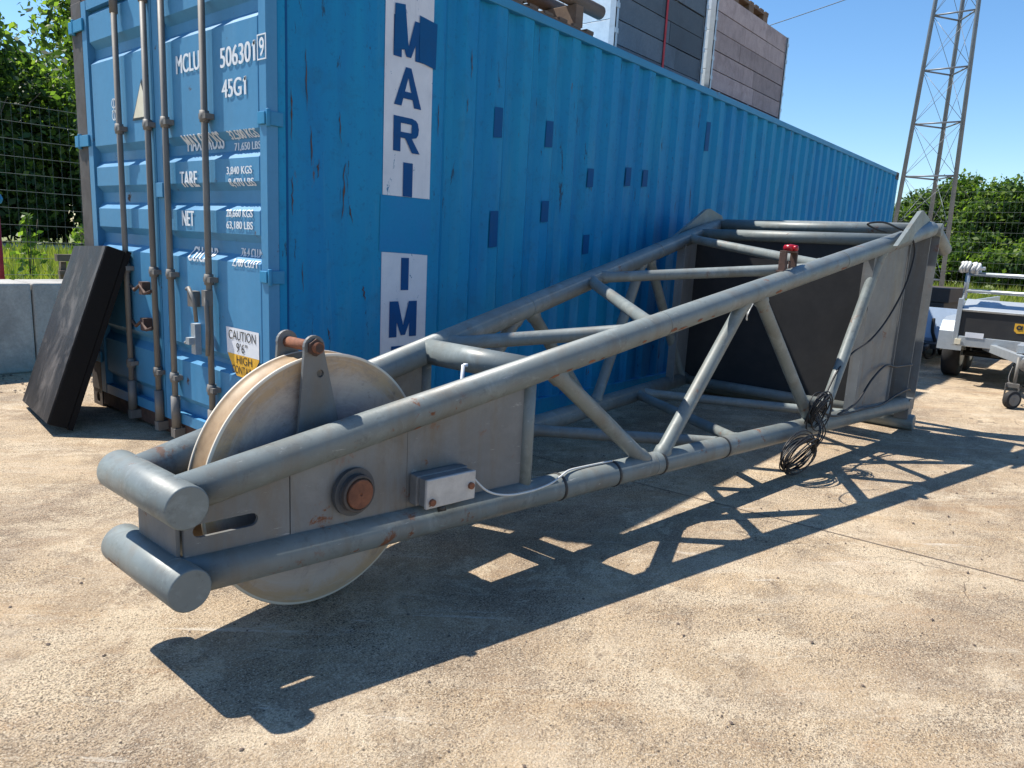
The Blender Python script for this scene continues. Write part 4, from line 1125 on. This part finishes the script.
# ------------------------------------------------------------------ car trailer on the right
TY0, TY1, TX = -1.90, -3.44, 7.62
tl = thing('car_trailer', 'galvanised car trailer with black headboard, rail frame and jockey wheel', 'trailer', (TX, -2.75, 0))
b = MB(); b.box((TX, TY1+0.055, 0.57), (TX+0.03, TY0-0.055, 0.855)); hb = b.build('headboard', M['black'], tl, 0.004)
b = MB(); b.add([(TX-0.004, -2.47, 0.68), (TX-0.004, -2.47, 0.76), (TX-0.004, -2.80, 0.76), (TX-0.004, -2.80, 0.68), (TX-0.004, -2.50, 0.65), ], [(0,1,2,3,4)])
b.build('yellow_badge', M['yellow'], hb)
b = MB(); b.lathe((TX-0.008, -2.515, 0.716), (1,0,0), [(0, 0.012), (0, 0.027), (0.003, 0.027), (0.003, 0.012)], 16, closed=True); b.box((TX-0.008, -2.546, 0.692), (TX-0.005, -2.538, 0.742)); b.box((TX-0.008, -2.57, 0.695), (TX-0.005, -2.75, 0.705))
b.build('badge_mark', M['black'], hb)
b = MB()
for y in (TY0, TY1+0.05):
    b.box((TX-0.02, y-0.05, 0.45), (TX+0.05, y, 0.99))
b.obox((TX+0.10, (TY0+TY1)/2, 0.915), (0.115, 0, 0.058), (0, (TY0-TY1)/2-0.052, 0), (-0.006, 0, 0.012)); b.box((TX+0.19, TY1+0.055, 0.57), (TX+0.215, TY0-0.055, 0.93)); b.box((TX-0.015, TY1+0.051, 0.45), (TX+0.06, TY0-0.051, 0.565))
b.build('front_frame', M['galv'], tl, 0.005)
b = MB()
for y in (TY0-0.045, TY1+0.045): b.tube([(TX+0.03, y, 0.992), (TX+0.03, y, 1.34)], 0.024, 12)
for z in (1.08, 1.27): b.tube([(TX+0.03, TY0-0.045, z), (TX+0.03, TY1+0.045, z)], 0.022, 12)
b.build('rail_frame', M['galv'], tl)
b = MB(); b.box((TX+0.062, TY1+0.03, 0.50), (TX+3.2, TY0-0.03, 0.56)); b.build('deck', M['galv'], tl)
for y in (TY0-0.002, TY1+0.032):
    b = MB(); b.box((TX+0.062, y-0.03, 0.561), (TX+3.2, y, 0.95)); b.build('side_board', M['galv'], tl)
for y in (-1.82, -3.52):
    for x in (8.42, 9.15):
        w = MB(); w.lathe((x, y, 0.30), (0, 1, 0), [(-0.085, 0.17), (-0.095, 0.20), (-0.09, 0.275), (-0.07, 0.30), (0.07, 0.30), (0.09, 0.275), (0.095, 0.20), (0.085, 0.17)], 32)
        for i in range(len(w.s)): w.s[i] = True
        wo = w.build('wheel', M['rubber'], tl)
        w = MB(); w.lathe((x, y, 0.30), (0, 1, 0), [(-0.096, 0.16), (-0.09, 0.172), (-0.06, 0.12), (-0.075, 0.05), (-0.08, 0.0)], 24); w.lathe((x, y, 0.30), (0, 1, 0), [(0.096, 0.16), (0.09, 0.172), (0.06, 0.12), (0.075, 0.05), (0.08, 0.0)], 24); w.build('rim', M['galv'], wo)
    # mudguard: front apron, sloped top, tail
    g_ = MB(); y0_, y1_ = y-0.13, y+0.13
    arc = [(7.98, 0.36), (8.0, 0.58), (8.12, 0.70), (8.35, 0.735), (9.2, 0.735), (9.42, 0.68), (9.52, 0.52), (9.54, 0.36)]
    n = len(arc)
    vs = [(x, y0_, z) for x, z in arc]+[(x, y1_, z) for x, z in arc]+[(x, y0_, z-0.0) for x, z in [(8.02, 0.36), (8.04, 0.57), (8.14, 0.66), (8.35, 0.695), (9.2, 0.695), (9.39, 0.65), (9.48, 0.51), (9.50, 0.36)]]+[(x, y1_, z) for x, z in [(8.02, 0.36), (8.04, 0.57), (8.14, 0.66), (8.35, 0.695), (9.2, 0.695), (9.39, 0.65), (9.48, 0.51), (9.50, 0.36)]]
    fs = [(i, i+1, n+i+1, n+i) for i in range(n-1)]+[(2*n+i, 3*n+i, 3*n+i+1, 2*n+i+1) for i in range(n-1)]+[(i, 2*n+i, 2*n+i+1, i+1) for i in range(n-1)]+[(n+i, n+i+1, 3*n+i+1, 3*n+i) for i in range(n-1)]+[(0, n, 3*n, 2*n), (n-1, 3*n-1, 4*n-1, 2*n-1)]
    g_.add(vs, fs); g_.build('mudguard', M['galv'], tl)
b = MB(); b.tube([(8.42, TY0+0.02, 0.30), (8.42, TY1-0.02, 0.30)], 0.035, 12); b.tube([(9.15, TY0+0.02, 0.30), (9.15, TY1-0.02, 0.30)], 0.035, 12); b.box((7.9, -2.35, 0.33), (9.5, -2.27, 0.499)); b.box((7.9, -3.23, 0.33), (9.5, -3.15, 0.499))
b.build('axle', M['black'], tl)
b = MB()
for s in (-1, 1):
    a = Vector((TX+0.3, -2.75+s*0.55, 0.45)); c_ = Vector((6.55, -2.75+s*0.06, 0.47)); dr = (c_-a).normalized(); sd = Vector((-dr.y, dr.x, 0))
    b.obox((a+c_)/2, dr*((c_-a).length/2), sd*0.03, Z*0.045)
b.box((6.28, -2.80, 0.425), (6.66, -2.70, 0.515)); b.box((6.75, -2.90, 0.518), (7.15, -2.60, 0.60))
b.build('drawbar', M['galv'], tl, 0.004)
b = MB(); b.lathe((6.22, -2.75, 0.47), (1, 0, 0), [(-0.09, 0.03), (-0.08, 0.06), (0.0, 0.06), (0.06, 0.045)], 14); b.tube([(6.45, -2.75, 0.52), (6.55, -2.75, 0.66), (6.50, -2.75, 0.72)], 0.014, 8); b.build('coupling', M['rodmetal'], tl)
jk = MB(); jk.tube([(6.52, -2.655, 0.20), (6.52, -2.655, 0.50)], 0.015, 12); jk.box((6.44, -2.705, 0.17), (6.54, -2.698, 0.24)); jk.box((6.44, -2.595, 0.09), (6.54, -2.588, 0.24)); jk.box((6.48, -2.705, 0.2), (6.54, -2.588, 0.24)); jko = jk.build('jockey_stand', M['rodmetal'], tl)
w = MB(); w.lathe((6.43, -2.665, 0.09), (0.62, 0.78, 0), [(-0.03, 0.06), (-0.031, 0.067), (-0.026, 0.085), (-0.013, 0.09), (0.013, 0.09), (0.026, 0.085), (0.031, 0.067), (0.03, 0.06)], 28); w.build('jockey_wheel', M['rubber'], tl)
w = MB(); w.lathe((6.43, -2.665, 0.09), (0.62, 0.78, 0), [(-0.034, 0.055), (-0.03, 0.06), (-0.022, 0.035), (-0.036, 0.02), (-0.036, 0.0)], 20); w.lathe((6.43, -2.665, 0.09), (0.62, 0.78, 0), [(0.034, 0.055), (0.03, 0.06), (0.022, 0.035), (0.036, 0.02), (0.036, 0.0)], 20); w.build('jockey_rim', M['rodmetal'], tl)
b = MB(); b.tube(bez([(6.9, -2.6, 0.43), (6.75, -2.58, 0.25), (6.62, -2.66, 0.19), (6.5, -2.78, 0.26), (6.45, -2.78, 0.42)]), 0.008, 6); b.build('breakaway_cable', M['cable'], tl)
b = MB(); b.box((TX-0.022, -2.02, 0.555), (TX-0.018, -2.20, 0.615)); b.build('white_plate', M['white'], tl)
b = MB(); b.box((TX-0.06, -1.93, 0.47), (TX-0.021, -1.99, 0.53)); b.build('marker_light', M['cream'], tl)
# strap roll on the rail frame
rg = random.Random(5); b = MB()
for k in range(6):
    c_ = Vector((TX+0.03, TY0+0.02-0.033*k+rg.uniform(-.01, .01), 1.335+rg.uniform(-.008, .012)))
    b.tube([c_+Vector((0.05*math.cos(a), 0.012*math.sin(2*a), 0.05*math.sin(a))) for a in np.linspace(0, 2*math.pi, 15)[:-1]], 0.018, 6, closed=True)
b.tube([(TX+0.03, TY0+0.02, 1.335), (TX+0.03, TY0-0.20, 1.335)], 0.02, 8)
tag(b.build('strap_roll', M['whitecable']), 'roll of white rope wound along the top of the trailer rail', 'rope')
# pale flatbed behind it
f2 = thing('flatbed_trailer', 'pale blue low trailer partly hidden between the jib base and the car trailer', 'trailer', (10.4, -0.8, 0))
b = MB(); b.box((9.5, -1.62, 0.30), (11.8, 0.4, 0.36)); b.build('deck', M['paleblue'], f2)
b = MB(); b.obox((9.50, -0.62, 0.56), (0.012, 0, 0.0), (0, 1.02, 0), (0.05, 0, 0.21)); b.build('tail_panel', M['paleblue'], f2)
for y in (-1.63, 0.40):
    b = MB(); b.box((9.58, y, 0.361), (11.8, y+0.02, 0.72)); b.build('side_panel', M['paleblue'], f2)
for y in (-1.35, 0.12):
    b = MB(); b.lathe((10.7, y, 0.22), (0,1,0), [(-0.07, 0.1), (-0.075, 0.19), (-0.06, 0.218), (0.06, 0.218), (0.075, 0.19), (0.07, 0.1)], 24); b.build('wheel', M['rubber'], f2)
b = MB(); b.box((9.1, -1.55, 0.23), (9.52, -1.25, 0.30)); b.tube([(8.8, -1.40, 0.25), (9.2, -1.40, 0.26)], 0.035, 10); b.build('coupling', M['black'], f2)
b = MB(); b.tube(bez([(9.44, -1.36, 0.62), (9.38, -1.38, 0.45), (9.42, -1.42, 0.30), (9.30, -1.45, 0.13), (9.15, -1.40, 0.10), (9.05, -1.36, 0.20)]), 0.022, 8); b.build('hose', M['rubber'], f2)
# timber stack
for k in range(4):
    ts = MB(); ts.box((12.0+0.02*(k % 2), -1.09+0.03*(k % 3), 0.245*k+0.004), (13.6, -0.52, 0.245*k+0.241))
    o = ts.build('timber_baulk', M['darkwood'], bevel=0.01)
    tag(o, 'heavy dark brown timber in the stack beyond the jib base', 'timber', 'stacked brown timbers')

# ------------------------------------------------------------------ trees and undergrowth
def leaves_mesh(name, centres, sizes, mats, mi, parent, rng, flat=0.0):
    n = len(centres)
    nv = rng.normal(size=(n, 3)); nv[:, 2] = np.abs(nv[:, 2])+flat; nv /= np.linalg.norm(nv, axis=1)[:, None]
    t = rng.normal(size=(n, 3)); t -= nv*(t*nv).sum(1)[:, None]; t /= np.linalg.norm(t, axis=1)[:, None]
    bt = np.cross(nv, t)
    s = sizes[:, None]
    q = np.stack([centres-t*s, centres-bt*s*0.55+nv*s*0.15, centres+t*s, centres+bt*s*0.55+nv*s*0.15], 1).reshape(-1, 3)
    me = bpy.data.meshes.new(name)
    me.vertices.add(4*n); me.vertices.foreach_set('co', q.ravel())
    me.loops.add(4*n); me.loops.foreach_set('vertex_index', np.arange(4*n, dtype=np.int32))
    me.polygons.add(n); me.polygons.foreach_set('loop_start', np.arange(0, 4*n, 4, dtype=np.int32)); me.polygons.foreach_set('loop_total', np.full(n, 4, dtype=np.int32))
    for mm in mats: me.materials.append(mm)
    me.polygons.foreach_set('material_index', mi.astype(np.int32))
    me.update(calc_edges=True)
    o = bpy.data.objects.new(name, me); S.collection.objects.link(o)
    if parent: o.parent = parent
    return o
def tree(name, label, x, y, H, rx, z0, nclump, nleaf, leaf, seed, mixw=(0.5, 0.35, 0.15), group='trees behind the yard', trunk_r=0.18, trunk=True):
    rng = np.random.default_rng(seed)
    t = thing(name, label, 'tree' if trunk else 'bush', (x, y, 0), group)
    cz = (H+z0)/2; rz = (H-z0)/2
    # lobes first, then clumps on and inside the lobes, then leaves
    nl = 9
    lob = rng.normal(size=(nl, 3)); lob /= np.linalg.norm(lob, axis=1)[:, None]; lob *= rng.uniform(0.25, 0.62, nl)[:, None]
    lr = rng.uniform(0.34, 0.52, nl)
    k = rng.integers(0, nl, nclump)
    dv = rng.normal(size=(nclump, 3)); dv /= np.linalg.norm(dv, axis=1)[:, None]
    cl = lob[k]+dv*(lr[k]*rng.uniform(0.45, 1.0, nclump)**0.5)[:, None]
    cl = cl*np.array([rx, rx, rz])
    cs = rng.uniform(0.5, 1.0, nclump)*rx*0.17
    centres = (cl[:, None, :]+rng.normal(size=(nclump, nleaf, 3))*cs[:, None, None]*0.75)
    kind = rng.choice(3, nclump, p=mixw)
    mi = np.where(rng.random((nclump, nleaf)) < 0.75, kind[:, None], rng.integers(0, 3, (nclump, nleaf))).ravel()
    centres = centres.reshape(-1, 3)+np.array([0, 0, cz])
    keep = centres[:, 2] > 0.05
    centres = centres[keep]; mi = mi[keep]
    sizes = leaf*rng.uniform(0.4, 1.55, len(centres))
    leaves_mesh('crown', centres, sizes, (L_DARK, L_MID, L_LIGHT), mi, t, rng)
    b = MB()
    if trunk:
        b.tube([(x, y, -0.02), (x+0.05*rx, y, H*0.3), (x-0.04*rx, y+0.03*rx, H*0.62)], [trunk_r, trunk_r*0.75, trunk_r*0.4], 10)
        for q in range(7):
            a = q*0.9+seed; h0 = H*(0.25+0.06*q)
            e = Vector((x+math.cos(a)*rx*0.6, y+math.sin(a)*rx*0.6, h0+H*0.22))
            b.tube([(x, y, h0), ((x+e.x)/2, (y+e.y)/2, h0+H*0.08), e], [trunk_r*0.45, trunk_r*0.3, trunk_r*0.12], 6)
    else:
        for q in range(4):
            a = q*1.6+seed; b.tube([(x, y, 0), (x+math.cos(a)*rx*0.4, y+math.sin(a)*rx*0.4, H*0.6)], [0.05, 0.02], 5)
    b.build('trunk' if trunk else 'stems', M['bark'], t)
    return t
GL = 'dark trees beyond the fence on the left'
tree('leafy_tree', 'light green leafy tree hanging over the fence beside the container doors', 6.3, 14.2, 9.2, 3.1, 2.2, 430, 62, 0.072, 11, (0.08, 0.42, 0.50), None, 0.14)
for q, (x, y, H, rx, sd) in enumerate(((4.5, 46, 11.8, 5.2, 21), (10.0, 45, 12.6, 5.2, 22), (15.0, 48, 12.8, 5.2, 23), (21, 51, 12.5, 5.5, 24), (27.5, 52, 12, 5.5, 25))):
    tree('broadleaf_tree', 'tall dark green tree in the row beyond the left fence', x, y, H, rx, 0.3, 480, 36, 0.22, sd, (0.6, 0.3, 0.1), GL)
for q, (x, y, H, rx, sd) in enumerate(((7.2, 45.5, 5.2, 3.2, 31), (11.2, 45.0, 5.6, 3.2, 32), (15.8, 46.0, 5.4, 3.2, 33), (3.0, 45.0, 5.0, 3.0, 34), (9.2, 47.5, 5.6, 3.2, 35), (13.4, 47.5, 5.6, 3.2, 36), (18.6, 47.5, 5.6, 3.2, 37), (22.5, 47.5, 5.6, 3.2, 38))):
    tree('dense_bush', 'dark dense bush under the trees beyond the left fence', x, y, H, rx, -0.3, 300, 30, 0.20, sd, (0.85, 0.13, 0.02), 'bushes under the trees on the left', trunk=False)
GR = 'trees beyond the fence on the right'
for q, (x, y, H, rx, sd) in enumerate(((56, 4.6, 7.6, 3.3, 41), (57, 0.2, 8.0, 3.6, 42), (56, 8.9, 6.8, 3.2, 43), (57, 6.6, 7.6, 3.0, 49), (56, 11.0, 6.0, 3.0, 40), (57, 2.6, 8.0, 3.2, 39), (58, -5.5, 8.6, 4.4, 44), (57, 14, 7.5, 4.2, 45), (56, 22, 8.0, 4.6, 46), (55, 31, 8.5, 4.6, 47), (58, -13, 8.6, 4.6, 48))):
    tree('broadleaf_tree', 'round green tree in the row beyond the right fence', x, y, H, rx, 0.2, 480, 56, 0.145, sd, (0.25, 0.48, 0.27), GR)
for q, (x, y, H, rx, sd) in enumerate(((51, 2.6, 3.0, 2.2, 51), (50, -1.6, 3.0, 2.2, 52), (52, 6.6, 3.2, 2.4, 53), (51, -6.2, 2.8, 2.2, 54), (53, 0.6, 4.2, 2.4, 55), (53, 4.8, 4.0, 2.4, 56))):
    tree('dense_bush', 'green bush in front of the trees beyond the right fence', x, y, H, rx, -0.2, 200, 28, 0.15, sd, (0.25, 0.40, 0.35), 'bushes in front of the right trees', trunk=False)
# rough grass
rng = np.random.default_rng(77)
def grass(name, n, x0, x1, y0, y1, h0, h1):
    x = rng.uniform(x0, x1, n); y = rng.uniform(y0, y1, n); h = rng.uniform(h0, h1, n)*rng.choice([1, 1, 1, 1.7], n); a = rng.uniform(0, 6.28, n); w = h*0.07
    lx = rng.normal(size=n)*h*0.3; ly = rng.normal(size=n)*h*0.3
    z = np.full(n, -0.012)
    V = np.stack([np.stack([x-np.cos(a)*w, y-np.sin(a)*w, z], 1), np.stack([x+np.cos(a)*w, y+np.sin(a)*w, z], 1), np.stack([x+lx, y+ly, h], 1)], 1).reshape(-1, 3)
    me = bpy.data.meshes.new(name); me.vertices.add(3*n); me.vertices.foreach_set('co', V.ravel()); me.loops.add(3*n); me.loops.foreach_set('vertex_index', np.arange(3*n, dtype=np.int32))
    me.polygons.add(n); me.polygons.foreach_set('loop_start', np.arange(0, 3*n, 3, dtype=np.int32)); me.polygons.foreach_set('loop_total', np.full(n, 3, dtype=np.int32)); me.materials.append(L_GRASS); me.update(calc_edges=True)
    o = bpy.data.objects.new(name, me); S.collection.objects.link(o); o['kind'] = 'stuff'; return o
grass('rough_grass', 26000, -2, 22, 11, 33.5, 0.12, 0.35)
grass('rough_grass', 16000, 27.5, 50, -12, 8, 0.12, 0.4)
# tall weeds beside the path
for q, (x, y) in enumerate(((2.9, 13.6), (3.75, 13.2), (4.4, 14.0))):
    rq = np.random.default_rng(90+q)
    n = 130
    zc = rq.uniform(0.1, 1.45-0.2*q, n); c_ = np.stack([rq.normal(size=n)*0.16*(1.2-zc/1.8), rq.normal(size=n)*0.16*(1.2-zc/1.8), zc], 1)
    t = thing('tall_weed', 'tall pale weed growing in the grass beyond the low wall', 'weed', (x, y, 0), 'weeds beyond the low wall')
    leaves_mesh('foliage', c_, 0.08*rq.uniform(0.6, 1.4, n), (L_MID, L_LIGHT), rq.integers(0, 2, n), t, rq)
    b = MB()
    for k in range(4): b.tube([(x, y, 0), (x+rq.normal()*0.08, y+rq.normal()*0.08, 1.35-0.2*q)], 0.008, 5)
    b.build('stem', M['bark'], t)
